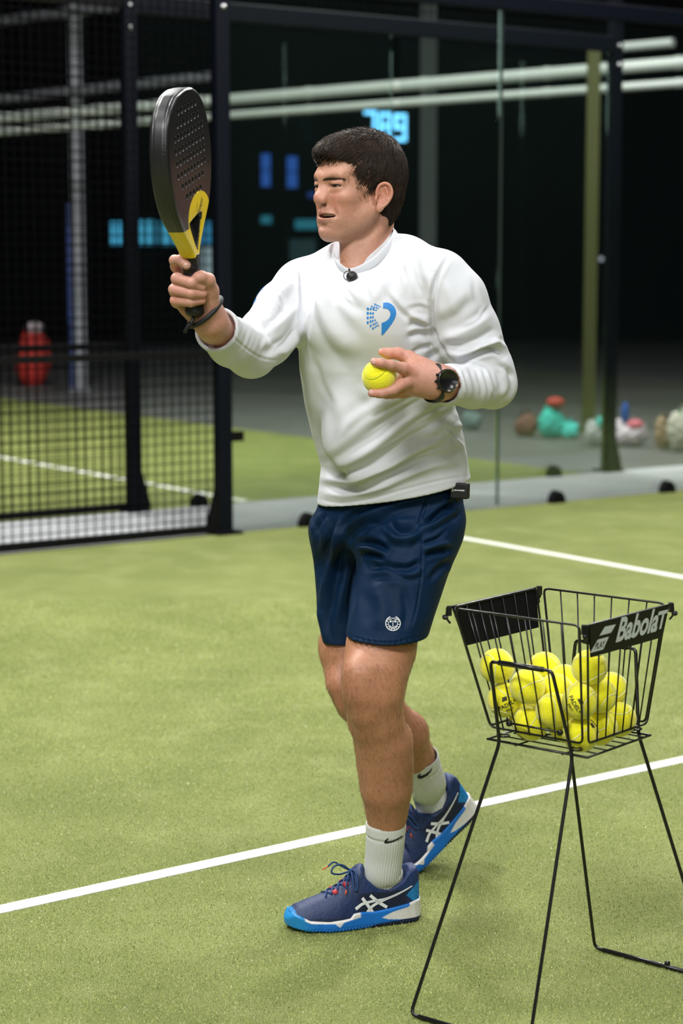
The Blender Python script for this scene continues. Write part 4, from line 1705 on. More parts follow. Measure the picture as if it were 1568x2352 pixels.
def fold(v, n, px, line, amp, w, kind='r', depth=None):
    """raise (or sink) the cloth along a line. kind r: ridge, v: valley, s: step (one side up, other down)"""
    P = spline([np.array(q, float) for q in line], 5)
    best = np.full(len(v), 1e9)
    sgn = np.zeros(len(v))
    tt = np.zeros(len(v))
    m = len(P) - 1
    for i in range(m):
        a, b = P[i], P[i + 1]
        d = b - a
        L2 = d @ d + 1e-9
        t = np.clip(((px - a) @ d) / L2, 0, 1)
        e = px - a - t[:, None] * d
        dist = np.hypot(e[:, 0], e[:, 1])
        k = dist < best
        best[k] = dist[k]
        sgn[k] = np.sign(d[0] * e[k, 1] - d[1] * e[k, 0])
        tt[k] = (i + t[k]) / m
    taper = np.clip(np.minimum(tt, 1 - tt) * 4 + 0.12, 0, 1)
    x = best / w
    if kind == 's':
        g = sgn * x * np.exp(-x * x) * 1.6
    elif kind == 'v':
        g = -np.exp(-x * x) + 0.35 * np.exp(-((x - 1.9) / 0.9) ** 2)
    else:
        g = np.exp(-x * x) - 0.35 * np.exp(-((x - 1.9) / 0.9) ** 2)
    view = np.array([0, 0, CAM_H]) - v
    view /= np.linalg.norm(view, axis=1)[:, None]
    face = np.clip((np.sum(view * n, 1) + 0.1) * 3, 0, 1)
    if depth is not None:
        face = face * (v[:, 1] < depth)
    return g * taper * face * amp


def cloth(v, f, folds, depth_of=None, iters=1):
    n = vnormals(v, f)
    px = to_px(v)
    d = np.zeros(len(v))
    for q in folds:
        d += fold(v, n, px, *q)
    v = v + n * d[:, None]
    for _ in range(iters):
        v = laplace(v, f, 0.4)
    return v


def z_of(py, Y=4.2):
    return A3(784, py, Y)[2]


def rows_from(tab, Y, yaw):
    out = []
    for y, xl, xr, b, *yy in tab:
        Yc = yy[0] if yy else Y
        l, r = A3(xl, y, Yc), A3(xr, y, Yc)
        W = (r[0] - l[0]) / 2
        a = math.sqrt(max(W * W - (b * math.sin(yaw)) ** 2, 1e-4)) / math.cos(yaw)
        out.append(((l[2]), (l[0] + r[0]) / 2, Yc, a, b))
    return sorted(out)


T_ROWS = rows_from([(600, 745, 985, .085, 4.205), (650, 700, 1015, .105, 4.20), (700, 690, 1018, .118, 4.195), (760, 687, 1022, .124, 4.195), (850, 692, 1028, .122, 4.205),
                    (930, 703, 1038, .117, 4.22), (1000, 719, 1058, .115, 4.235), (1060, 737, 1068, .118, 4.25), (1075, 741, 1070, .120, 4.25),
                    (1110, 738, 1076, .126, 4.255), (1200, 728, 1084, .130, 4.26)], 4.2, YAW)
SL = [(A3(1008, 654, 4.090), .067), (A3(1040, 690, 4.085), .068), (A3(1072, 765, 4.09), .066), (A3(1115, 855, 4.10), .0575), (A3(1133, 884, 4.10), .0480)]
SLF = [(A3(1131, 886, 4.10), .0470), (A3(1085, 886, 4.045), .0455), (A3(1035, 884, 3.993), .0400), (A3(990, 882, 3.95), .0375)]
SR = [(A3(700, 668, 4.295), .066), (A3(655, 715, 4.215), .064), (A3(610, 775, 4.13), .058), (A3(578, 808, 4.07), .052)]
SRF = [(A3(576, 811, 4.07), .0500), (A3(532, 786, 3.99), .0485), (A3(498, 757, 3.928), .0430), (A3(480, 735, 3.89), .041)]
HEM = (A3(733, 1150, 4.34), A3(1077, 1102, 4.20), A3(840, 1164, 4.125))
hem_n = unit(np.cross(HEM[1] - HEM[0], HEM[2] - HEM[0]))
if hem_n[2] > 0:
    hem_n = -hem_n
cuff_l_n = unit(A3(1004, 880, 3.965) - A3(1130, 884, 4.10))
cuff_l_c = A3(1022, 883, 3.982)
cuff_r_n = unit(A3(484, 738, 3.885) - A3(545, 792, 4.02))
cuff_r_c = A3(499, 752, 3.925)
col_c = A3(832, 578, 4.22)
col_n = unit(np.cross(A3(903, 541, 4.19) - A3(803, 620, 4.128), A3(768, 574, 4.235) - A3(803, 620, 4.128)))
if col_n[2] < 0:
    col_n = -col_n


def shirt_solid(p):
    d = loft(p, T_ROWS, YAW, 2.25)
    d = smax(d, plane(p, (0, 0, z_of(618)), (0, 0, 1)), 0.05)
    d = smin(d, chain(p, [(A3(845, 590, 4.235), .060), (A3(925, 612, 4.18), .062), (A3(1000, 648, 4.10), .066)], 0.02), 0.05)
    d = smin(d, chain(p, [(A3(835, 598, 4.24), .058), (A3(770, 632, 4.27), .056), (A3(700, 668, 4.295), .062)], 0.02), 0.05)
    # chest and belly volume
    d = smin(d, ell(p, A3(800, 735, 4.12), (0.09, 0.05, 0.07)), 0.05)
    d = smin(d, ell(p, A3(890, 720, 4.08), (0.08, 0.045, 0.07)), 0.05)
    d = smin(d, ell(p, A3(850, 1000, 4.14), (0.10, 0.05, 0.09)), 0.06)
    return d


def shirt(p):
    d0 = shirt_solid(p)
    hp = plane(p, HEM[0], hem_n)
    d = smax(smax(d0, hp, 0.002), -np.maximum(d0 + 0.0085, -0.022 - hp), 0.002)
    nk = np.maximum(-plane(p, A3(803, 619, 4.128), col_n), cap(p, A3(848, 500, 4.235), A3(836, 640, 4.215), 0.082, 0.072))
    d = smax(d, -nk, 0.004)
    sl = chain(p, SL, 0.015)
    fl = chain(p, SLF, 0.012)
    cl = plane(p, cuff_l_c, cuff_l_n)
    fl = smax(smax(fl, cl, 0.002), -np.maximum(fl + 0.0070, -0.025 - cl), 0.002)
    d = smin(d, smin(sl, fl, 0.010), 0.020)
    sr = chain(p, SR, 0.015)
    fr = chain(p, SRF, 0.012)
    cr = plane(p, cuff_r_c, cuff_r_n)
    fr = smax(smax(fr, cr, 0.002), -np.maximum(fr + 0.0075, -0.025 - cr), 0.002)
    return smin(d, smin(sr, fr, 0.012), 0.026)


v, f = surfnet(shirt, (-0.36, 3.80, 0.86), (0.46, 4.50, 1.50), 0.0029, 1)
FOLDS = [
    # seams of the sleeves
    ([(1033, 582), (1003, 640), (992, 695), (993, 745), (1006, 790), (1040, 832)], 0.007, 5, 'v'),
    ([(686, 604), (693, 660), (693, 720), (688, 775)], 0.006, 5, 'v'),
    # pulls from the left armpit across the chest
    ([(996, 758), (965, 742), (935, 722), (900, 685), (880, 650)], 0.006, 9, 's'),
    ([(1000, 772), (960, 768), (935, 778)], 0.006, 8, 'v'),
    ([(990, 735), (955, 728), (930, 735)], 0.004, 7, 'r'),
    ([(1015, 800), (985, 822), (960, 850)], 0.005, 8, 'v'),
    ([(978, 622), (990, 660), (992, 705)], 0.005, 9, 'r'),
    ([(955, 590), (958, 640), (975, 690)], 0.003, 10, 'v'),
    # long drapes on the chest
    ([(726, 640), (742, 715), (780, 775), (830, 812)], 0.0075, 17, 'r'),
    ([(706, 640), (716, 730), (745, 800), (800, 850)], 0.0065, 15, 'v'),
    ([(777, 640), (800, 690), (838, 720)], 0.005, 12, 'v'),
    ([(752, 632), (749, 665), (756, 705)], 0.005, 8, 'r'),
    ([(731, 632), (726, 665), (712, 705)], 0.004, 8, 'v'),
    ([(886, 610), (872, 660), (850, 700)], 0.003, 10, 'r'),
    ([(930, 600), (905, 650), (898, 690)], 0.003, 10, 'v'),
    ([(700, 800), (708, 880), (730, 950)], 0.003, 14, 'r'),
    # sweep from the waist up to the hand
    ([(748, 1040), (800, 985), (870, 940), (950, 905), (1010, 880)], 0.007, 15, 'r'),
    ([(770, 1020), (830, 965), (900, 930), (975, 895)], 0.004, 9, 'v'),
    ([(750, 1068), (800, 1040), (880, 985), (955, 925)], 0.006, 13, 'v'),
    ([(780, 1062), (850, 1030), (930, 965), (1000, 915), (1040, 900)], 0.006, 12, 'r'),
    ([(742, 1086), (790, 1086), (860, 1060), (940, 1005), (1020, 955), (1060, 935)], 0.007, 12, 'v'),
    ([(740, 1098), (800, 1103), (880, 1076), (960, 1035), (1062, 1000)], 0.0065, 9, 'r'),
    ([(740, 1115), (800, 1121), (880, 1096), (960, 1062), (1066, 1030)], 0.007, 9, 'v'),
    ([(742, 1132), (800, 1138), (880, 1118), (960, 1082), (1068, 1058)], 0.004, 9, 'r'),
    ([(905, 1100), (960, 1050), (1030, 1010), (1064, 1000)], 0.005, 12, 'v'),
    ([(1048, 940), (1062, 966), (1052, 985)], 0.006, 7, 'r'),
    ([(1035, 970), (1000, 1000), (960, 1010)], 0.004, 8, 'v'),
    ([(1050, 1000), (1066, 1045), (1066, 1100)], 0.003, 6, 'r'),
    ([(730, 900), (760, 960), (770, 1030)], 0.003, 15, 'v'),
    ([(820, 880), (860, 930), (840, 990)], 0.003, 14, 'r'),
    # finer creases
    ([(700, 612), (722, 640), (733, 690)], 0.003, 5, 'v'),
    ([(765, 636), (783, 668), (812, 700)], 0.003, 5, 'r'),
    ([(848, 640), (842, 668), (850, 692)], 0.002, 5, 'v'),
    ([(905, 605), (925, 640), (930, 675)], 0.0022, 5, 'r'),
    ([(940, 600), (950, 640), (962, 672)], 0.0022, 5, 'v'),
    ([(985, 712), (962, 705), (930, 712)], 0.003, 5, 'v'),
    ([(988, 748), (955, 745), (935, 752)], 0.0035, 4.5, 'v'),
    ([(998, 790), (965, 800), (940, 815)], 0.003, 5, 'v'),
    ([(855, 960), (900, 935), (955, 905)], 0.003, 4, 'v'),
    ([(835, 1005), (890, 965), (950, 930), (1000, 905)], 0.003, 5, 's'),
    ([(900, 1010), (950, 970), (1000, 940), (1040, 925)], 0.003, 5, 'v'),
    ([(860, 1045), (930, 1000), (1000, 965)], 0.003, 5, 'r'),
    ([(760, 1095), (820, 1088), (880, 1066)], 0.003, 4, 's'),
    ([(900, 1078), (960, 1050), (1040, 1022)], 0.003, 4, 's'),
    ([(770, 1128), (840, 1122), (900, 1104)], 0.0025, 4, 'v'),
    ([(1020, 985), (1045, 1000), (1062, 1022)], 0.003, 4, 's'),
    ([(708, 700), (702, 780), (708, 850)], 0.0025, 5, 'v'),
    ([(722, 820), (738, 880), (765, 930)], 0.002, 7, 'v'),
    ([(1085, 640), (1095, 690), (1110, 730)], 0.0022, 6, 'v'),
    ([(1120, 700), (1095, 735), (1060, 752)], 0.0028, 5, 's'),
    ([(1140, 765), (1105, 785), (1060, 800)], 0.003, 4, 's'),
    ([(1150, 790), (1110, 800), (1075, 822)], 0.003, 4, 'v'),
    ([(1180, 870), (1165, 850), (1140, 836)], 0.003, 5, 'v'),
    ([(655, 690), (640, 720), (615, 745)], 0.0025, 4, 'v'),
    ([(680, 750), (655, 785), (625, 808)], 0.003, 4, 's'),
    # hem stitching
    ([(735, 1147), (780, 1156), (850, 1147), (930, 1124), (1000, 1106), (1076, 1092)], 0.0022, 2.6, 'v'),
    # left sleeve
    ([(1052, 838), (1080, 815), (1130, 800), (1166, 822)], 0.009, 8, 'v'),
    ([(1060, 822), (1095, 800), (1135, 790), (1160, 800)], 0.005, 7, 'r'),
    ([(1008, 778), (1052, 768), (1095, 745), (1128, 722)], 0.006, 10, 'r'),
    ([(1012, 797), (1070, 792), (1118, 768), (1142, 752)], 0.006, 9, 'v'),
    ([(1020, 812), (1070, 812), (1120, 790), (1150, 776)], 0.005, 8, 'r'),
    ([(1000, 740), (1030, 735), (1070, 705), (1090, 680)], 0.004, 12, 'v'),
    ([(1018, 640), (1040, 690), (1050, 730)], 0.003, 12, 'r'),
    ([(1168, 840), (1178, 880), (1172, 915)], 0.004, 7, 'v'),
    ([(1150, 850), (1158, 885), (1150, 915)], 0.004, 7, 'r'),
    # right sleeve
    ([(690, 735), (660, 772), (625, 800), (600, 815)], 0.006, 9, 'v'),
    ([(690, 768), (665, 800), (638, 815)], 0.006, 8, 'r'),
    ([(690, 700), (650, 738), (615, 768)], 0.005, 9, 'r'),
    ([(686, 660), (655, 700), (622, 735)], 0.004, 10, 'v'),
    ([(676, 640), (650, 668), (628, 690)], 0.004, 8, 'r'),
    ([(632, 655), (640, 672), (655, 690)], 0.004, 5, 'v'),
    ([(618, 675), (632, 692), (648, 712)], 0.004, 6, 'r'),
    ([(600, 735), (622, 770), (640, 795)], 0.004, 9, 'v'),
    ([(524, 764), (560, 797), (600, 822), (640, 828)], 0.0020, 2.6, 'v'),
]
# close ripples across both forearms
for k in range(8):
    t = k / 7
    x, y = 530 + 78 * t, 735 + 40 * t
    FOLDS.append(([(x, y), (x - 8, y + 26), (x - 22, y + 52)], 0.0011 + 0.0006 * math.sin(k * 2.1), 4.5, 'r'))
for k in range(7):
    t = k / 6
    x = 1052 + 92 * t
    FOLDS.append(([(x - 14, 850), (x - 3, 880), (x + 2, 918 - 6 * (k % 2))], 0.0026 + 0.001 * math.sin(k * 1.7), 4.5, 'r'))
v = cloth(v, f, FOLDS)
SHIRT_V, SHIRT_F = v, f
shirt_o = obj('long_sleeved_shirt', v, f, M_shirt, person, True)
shirt_o['label'] = 'white long-sleeved training shirt'

# collar band
cp = [A3(766, 574, 4.245), A3(771, 597, 4.190), A3(785, 613, 4.150), A3(804, 622, 4.128), A3(830, 614, 4.118), A3(862, 594, 4.118), A3(889, 565, 4.130), A3(904, 541, 4.170),
      A3(903, 527, 4.24), A3(880, 522, 4.285), A3(835, 528, 4.31), A3(790, 545, 4.295)]
cps = spline(cp, 8, True)
nin = unit(col_n)
tv, tf = tube(cps, 0.0085, 12, True, flat=(nin, 0.0))
out_v = []
cen = cps.mean(0)
for i, q in enumerate(cps):
    rad = q - cen
    rad = unit(rad - nin * (rad @ nin))
    up = unit(nin + rad * -0.25)
    lat = unit(rad + nin * 0.25)
    for s in range(12):
        a = 2 * math.pi * s / 12
        out_v.append(q - up * 0.004 + up * 0.0095 * math.cos(a) + lat * 0.0030 * math.sin(a))
col = obj('collar', np.array(out_v), tf, M_shirt, shirt_o, True)

# ---- shorts
P_ROWS = rows_from([(1110, 746, 1056, .110, 4.27), (1160, 736, 1054, .115, 4.27), (1200, 727, 1047, .118, 4.27), (1240, 730, 1040, .120, 4.265), (1290, 732, 1028, .110, 4.26), (1330, 736, 1015, .095, 4.25)], 4.27, HIPYAW)
N_ROWS = rows_from([(1190, 850, 1056, .105, 4.20), (1240, 838, 1050, .108, 4.185), (1300, 822, 1034, .105, 4.165), (1360, 810, 1014, .10, 4.14), (1420, 801, 994, .094, 4.11), (1500, 791, 970, .090, 4.08)], 4.15, -0.5)
R_ROWS = rows_from([(1190, 722, 880, .10, 4.36), (1240, 722, 880, .10, 4.36), (1300, 724, 880, .095, 4.355), (1400, 731, 872, .088, 4.34), (1450, 739, 866, .082, 4.33), (1510, 750, 862, .080, 4.32)], 4.34, -0.5)


def shorts(p):
    pl_ = loft(p, P_ROWS, HIPYAW, 2.3)
    pl_ = smax(pl_, -plane(p, (0, 0, z_of(1262, 4.25)), (0, 0, 1)), 0.05)
    pl_ = smax(pl_, plane(p, (0, 0, z_of(1120, 4.2)), (0, 0, 1)), 0.01)
    nl = loft(p, N_ROWS, -0.5, 2.2)
    nl = smax(nl, plane(p, (0, 0, z_of(1195, 4.2)), (0, 0, 1)), 0.03)
    rl = loft(p, R_ROWS, -0.5, 2.2)
    rl = smax(rl, plane(p, (0, 0, z_of(1200, 4.35)), (0, 0, 1)), 0.03)
    nh = plane(p, A3(793, 1466, 4.06), unit(V3(-0.03, 0.04, -1)))
    rh = plane(p, A3(748, 1491, 4.31), unit(V3(0.05, 0.05, -1)))
    nl2 = smax(smax(nl, nh, 0.004), -np.maximum(nl + 0.0085, -0.05 - nh), 0.002)
    rl2 = smax(smax(rl, rh, 0.004), -np.maximum(rl + 0.0085, -0.05 - rh), 0.002)
    d = smin(nl2, rl2, 0.003)
    return smin(d, pl_, 0.045)


v, f = surfnet(shorts, (-0.13, 3.88, 0.58), (0.33, 4.55, 0.99), 0.0029, 1)
SF = [
    ([(800, 1215), (806, 1260), (812, 1310), (803, 1370), (797, 1430)], 0.006, 11, 'v'),
    ([(722, 1190), (730, 1230), (727, 1300)], 0.003, 6, 'v'),
    ([(905, 1180), (860, 1200), (830, 1232)], 0.003, 6, 'v'),
    ([(1000, 1165), (960, 1225), (925, 1262)], 0.003, 7, 'r'),
    ([(1030, 1215), (1000, 1240), (970, 1250)], 0.003, 5, 'v'),
    ([(850, 1335), (900, 1320), (950, 1330)], 0.003, 9, 'v'),
    ([(787, 1232), (812, 1205), (860, 1176), (935, 1152), (985, 1138)], 0.006, 8, 'r'),
    ([(795, 1256), (806, 1226), (842, 1203), (913, 1190)], 0.006, 8, 'v'),
    ([(790, 1215), (800, 1190), (840, 1165)], 0.005, 7, 'v'),
    ([(989, 1130), (972, 1172), (963, 1203)], 0.004, 3.5, 'v'),
    ([(963, 1203), (985, 1196), (1020, 1172), (1050, 1150)], 0.007, 7, 'v'),
    ([(975, 1215), (1005, 1200), (1052, 1165)], 0.005, 7, 'r'),
    ([(969, 1215), (969, 1280), (966, 1335), (955, 1400), (942, 1445)], 0.0022, 2.5, 'v'),
    ([(820, 1250), (850, 1246), (895, 1262)], 0.008, 8, 'v'),
    ([(822, 1260), (850, 1262), (885, 1272)], 0.006, 6, 'r'),
    ([(826, 1274), (855, 1273), (885, 1286)], 0.006, 6, 'v'),
    ([(890, 1198), (915, 1218), (960, 1212)], 0.009, 10, 'v'),
    ([(893, 1215), (915, 1240), (965, 1228)], 0.006, 9, 'r'),
    ([(850, 1305), (885, 1300), (920, 1312)], 0.006, 8, 'v'),
    ([(905, 1300), (935, 1305), (968, 1290)], 0.006, 7, 'v'),
    ([(920, 1320), (945, 1322), (966, 1310)], 0.004, 6, 'r'),
    ([(1040, 1262), (1005, 1268), (975, 1278)], 0.006, 6, 'v'),
    ([(1035, 1245), (1000, 1252), (972, 1262)], 0.005, 6, 'r'),
    ([(1035, 1290), (1010, 1305), (985, 1335)], 0.005, 7, 'v'),
    ([(860, 1340), (880, 1400), (870, 1450)], 0.004, 16, 'r'),
    ([(925, 1350), (935, 1400), (928, 1450)], 0.004, 10, 'v'),
    ([(748, 1180), (732, 1205), (724, 1228)], 0.005, 5, 'v'),
    ([(778, 1190), (772, 1250), (752, 1320), (737, 1385)], 0.007, 8, 'r'),
    ([(768, 1190), (755, 1240), (735, 1290), (730, 1330)], 0.006, 8, 'v'),
    ([(790, 1235), (782, 1300), (766, 1370), (752, 1440)], 0.006, 9, 'v'),
    ([(730, 1385), (742, 1440), (752, 1480)], 0.004, 7, 'r'),
    ([(794, 1457), (850, 1473), (905, 1476), (935, 1468), (975, 1462)], 0.0016, 2.2, 'v'),
    ([(815, 1228), (818, 1290), (806, 1350), (797, 1420)], 0.005, 9, 's'),
]
for k in range(12):
    x = 812 + 13 * k
    SF.append(([(x, 1468), (x + 3, 1482)], 0.0014, 3, 'r'))
SF = [(a_, b_ * 1.5, c_, d_) for a_, b_, c_, d_ in SF]
v = cloth(v, f, SF)
SHORTS_V, SHORTS_F = v, f
shorts_o = obj('shorts', v, f, M_shorts, person, True)
shorts_o['label'] = 'navy blue sports shorts with small white face emblem'

# ---- socks: ribbed tubes over the ankle
M_sock = mat('white_ribbed_sock', (0.62, 0.64, 0.63), 0.9, bump=(500, 0.3, 0.001))


def sock(pts, label, turn, along):
    """pts: (point, half length, half width) from the top down"""
    P = spline([np.append(q, [r, w]) for q, r, w in pts], 14)
    n, seg = len(P), 168
    rings = []
    for i in range(n):
        T = unit(P[min(i + 1, n - 1), :3] - P[max(i - 1, 0), :3])
        X = unit(along - T * (along @ T))
        Y = np.cross(T, X)
        for s in range(seg):
            a = 2 * math.pi * s / seg
            rib = 0.00075 * math.cos(a * 42 + turn)
            cuff = 0.0010 if 2 <= i <= 9 else 0.0
            dip = -0.0014 if i in (10, 11) else 0.0
            if i < 10:
                rib *= 0.35
            k = rib + cuff + dip
            rings.append(P[i, :3] + (P[i, 3] + k) * math.cos(a) * X + (P[i, 4] + k) * math.sin(a) * Y)
    v = np.array(rings)
    inner = v[:seg] + (P[0, :3] - v[:seg]) * 0.06 + (P[3, :3] - P[0, :3]) * 0.5
    v = np.concatenate([v, inner])
    f = []
    for i in range(n - 1):
        for s in range(seg):
            s2 = (s + 1) % seg
            f.append((i * seg + s, i * seg + s2, (i + 1) * seg + s2, (i + 1) * seg + s))
    for s in range(seg):
        s2 = (s + 1) % seg
        f.append((n * seg + s, n * seg + s2, s2, s))
    o = obj('sock', v, f, M_sock, person, True)
    o['label'] = label
    return o, v, f


# ================================================================== hair and brows
M_hair = mat('dark_brown_hair', (0.020, 0.012, 0.008), 0.5, spec=0.3, noise=(40, (0.042, 0.024, 0.014), 0.2))
M_brow = mat('brown_brow_hair', (0.085, 0.045, 0.025), 0.6)


def poly_sdf(x, y, P):
    P = np.asarray(P, float)
    d = np.full(np.shape(x), 1e9)
    s = np.ones(np.shape(x))
    for i in range(len(P)):
        a, b = P[i], P[i - 1]
        ex, ey = b - a
        wx, wy = x - a[0], y - a[1]
        t = np.clip((wx * ex + wy * ey) / (ex * ex + ey * ey), 0, 1)
        d = np.minimum(d, (wx - ex * t) ** 2 + (wy - ey * t) ** 2)
        c1, c2, c3 = y >= a[1], y < b[1], ex * wy > ey * wx
        s = np.where((c1 & c2 & c3) | (~c1 & ~c2 & ~c3), -s, s)
    return s * np.sqrt(d)


HAIRLINE = [(.125, .067), (.098, .061), (.080, .050), (.066, .041), (.057, .034), (.050, .020), (.044, .000), (.036, -.014), (.031, -.019), (.025, -.008), (.012, .004),
            (.004, .012), (-.010, .010), (-.020, -.002), (-.024, -.030), (-.026, -.060), (-.034, -.084), (-.050, -.090), (-.14, -.090), (-.14, .15), (.125, .15)]


def hair_shape(q):
    d = ell(q, (-0.006, 0, 0.034), (0.0930, 0.0810, 0.0830))
    d = smin(d, ell(q, (0.044, 0, 0.063), (0.063, 0.058, 0.036)), 0.02)      # fuller front
    d = smin(d, ell(q, (-0.042, 0, -0.020), (0.044, 0.060, 0.068)), 0.03)         # back of the head
    return d


def hair_cap(q):
    m = poly_sdf(q[0], q[2], HAIRLINE)
    return smax(hair_shape(q) + 0.001, m, 0.010)


v, f = surfnet(lambda p: hair_cap(p), (-.14, -.11, -.11), (.12, .11, .15), 0.0024, 1)
# shallow locks over the whole cap
n = vnormals(v, f)
ph = v[:, 0] * 240 + 18 * np.sin(v[:, 2] * 40 + v[:, 1] * 30)
crown = np.array([-0.052, 0.0, 0.118])
rel = v - crown
ang = np.arctan2(rel[:, 1], rel[:, 0])
v = v + n * (0.0011 * np.sin(ang * 46 + 4 * np.sin(v[:, 2] * 90)) + 0.0008 * np.sin(ang * 91 + v[:, 0] * 60))[:, None]
capv = HW(v)


def grad(fn, P, e=0.0008):
    g = np.zeros_like(P)
    for k in range(3):
        a, b = P.copy(), P.copy()
        a[:, k] += e
        b[:, k] -= e
        g[:, k] = fn(a.T) - fn(b.T)
    return g / (np.linalg.norm(g, axis=1)[:, None] + 1e-9)


def strands(N, L, r0, r1, roots, flow, lift0, lift1, steps=7, fn=None, jitter=0.12, lim=None):
    P = roots.copy()
    ln = L * RNG.uniform(0.6, 1.25, N)
    out = [P.copy()]
    seed = RNG.normal(0, 1, (N, 3))
    clump = np.stack([np.sin(P[:, 0] * 210 + P[:, 1] * 90), np.sin(P[:, 1] * 230 + P[:, 2] * 120), np.sin(P[:, 2] * 190 + P[:, 0] * 70)], 1)
    tgt = RNG.uniform(lift0[0], lift0[1], N)
    tip = RNG.uniform(lift1[0], lift1[1], N)
    for k in range(steps):
        n = grad(fn, P)
        d = flow(P) + seed * jitter + clump * 0.28
        d -= n * np.sum(d * n, 1)[:, None]
        d /= np.linalg.norm(d, axis=1)[:, None] + 1e-9
        if lim is not None:
            nxt = P + d * (ln / steps)[:, None]
            stop = poly_sdf(nxt[:, 0], nxt[:, 2], HAIRLINE) > lim[0] + (lim[1] - lim[0]) * (0.5 + 0.5 * np.tanh(seed[:, 0]))
            ln = np.where(stop, ln * 0.25, ln)
        P = P + d * (ln / steps)[:, None]
        n = grad(fn, P)
        lv = tgt + (tip - tgt) * ((k + 1) / steps) ** 1.5
        P = P - n * (fn(P.T) - lv)[:, None]
        out.append(P.copy())
    S_ = np.stack(out, 1)                          # N, steps+1, 3
    m = steps + 1
    T = np.gradient(S_, axis=1)
    T /= np.linalg.norm(T, axis=2)[..., None] + 1e-9
    up = RNG.normal(0, 1, (N, 1, 3))
    A_ = np.cross(T, up)
    A_ /= np.linalg.norm(A_, axis=2)[..., None] + 1e-9
    B_ = np.cross(T, A_)
    rad = (r0 + (r1 - r0) * np.linspace(0, 1, m) ** 1.5)[None, :, None]
    rings = []
    for a in (0, 2.094, 4.189):
        rings.append(S_ + rad * (math.cos(a) * A_ + math.sin(a) * B_))
    R_ = np.stack(rings, 2)                        # N, m, 3, 3
    v = R_.reshape(-1, 3)
    base = (np.arange(N) * m * 3)[:, None, None]
    i = np.arange(m - 1)[None, :, None] * 3
    s = np.arange(3)[None, None, :]
    s2 = (s + 1) % 3
    q = np.stack([base + i + s, base + i + s2, base + i + 3 + s2, base + i + 3 + s], -1).reshape(-1, 4)
    return v, q


def flow(P):
    rel = P - crown
    d = rel / (np.linalg.norm(rel, axis=1)[:, None] + 1e-9)
    side = np.clip(np.abs(P[:, 1]) / 0.06, 0, 1)
    front = np.clip(P[:, 0] / 0.06, 0, 1) * np.clip((P[:, 2] - 0.03) / 0.05, 0, 1)
    d = d + np.stack([0.55 * front, 0.55 * front, -0.5 * side * (1 - front)], 1)
    return d


idx = RNG.integers(0, len(v), 15000)
roots = v[idx] + RNG.normal(0, 0.0015, (15000, 3))
sv, sq_ = strands(15000, 0.026, 0.00052, 0.00018, roots, flow, (0.0, 0.0016), (0.0005, 0.0045), fn=hair_shape, lim=(-0.002, 0.005))
# fringe: longer strands from the front top reaching over the forehead, plus the ruffled ones on the top
sel = np.where((v[:, 0] > 0.035) & (v[:, 2] > 0.062))[0]
rt = v[RNG.choice(sel, 2200)]


def flow_f(P):
    d = np.zeros_like(P)
    d[:, 0] = 1.0
    d[:, 1] = 0.45 * np.sign(P[:, 1] + 0.012)
    d[:, 2] = -0.25
    return d


fv, fq = strands(2200, 0.030, 0.00050, 0.00018, rt, flow_f, (0.0005, 0.003), (0.001, 0.0065), fn=hair_shape, jitter=0.18, lim=(0.002, 0.014))
sel = np.where(v[:, 2] > 0.095)[0]
rt = v[RNG.choice(sel, 1500)]
tv_, tq = strands(1500, 0.017, 0.00045, 0.00015, rt, lambda P: flow(P) + RNG.normal(0, 0.5, P.shape), (0.0005, 0.002), (0.002, 0.0085), fn=hair_shape, jitter=0.35)
# soft edges: sideburn, temple and nape strands that lie on the skin
edge = np.abs(poly_sdf(v[:, 0], v[:, 2], HAIRLINE)) < 0.0045
sel = np.where(edge & (v[:, 2] < 0.045) & (v[:, 0] < 0.055))[0]
rt = v[RNG.choice(sel, 3200)]


def flow_e(P):
    d = np.zeros_like(P)
    d[:, 2] = -1
    d[:, 0] = -0.25 + 0.9 * np.clip((P[:, 2] - 0.02) / 0.03, 0, 1)
    return d


skin_fn = lambda q: head(tuple(q))
ev, eq = strands(2600, 0.012, 0.00034, 0.00012, rt[:2600], flow_e, (0.0007, 0.0028), (0.0006, 0.0016), steps=4, fn=skin_fn, jitter=0.25)
allv, allq = merge([(capv, f), (HW(sv), sq_), (HW(fv), fq), (HW(tv_), tq), (HW(ev), eq)])
hair = obj('hair', allv, allq, M_hair, person, True)
hair['label'] = 'short dark brown hair brushed forward'

for s in (1, -1):
    k = 430
    t = RNG.uniform(0, 1, k)
    R0 = np.stack([0.101 - 0.022 * t, s * (0.009 + 0.041 * t), 0.0070 + 0.0040 * np.sin(t * 2.0) - 0.0055 * t + RNG.uniform(-0.0022, 0.0022, k) * (1 - 0.5 * t)], 1)
    n = grad(skin_fn, R0)
    R0 = R0 - n * skin_fn(R0.T)[:, None]
    fb = lambda P: np.stack([np.full(len(P), -0.5), np.full(len(P), s * 1.0), 0.35 - 8 * np.clip(np.abs(P[:, 1]) - 0.02, 0, 1)], 1)
    bv_, bq = strands(k, 0.0075, 0.00024, 0.00010, R0, fb, (0.0, 0.0004), (0.0004, 0.0012), steps=3, fn=skin_fn, jitter=0.2)
    obj('eyebrow', HW(bv_), bq, M_brow, person, True)

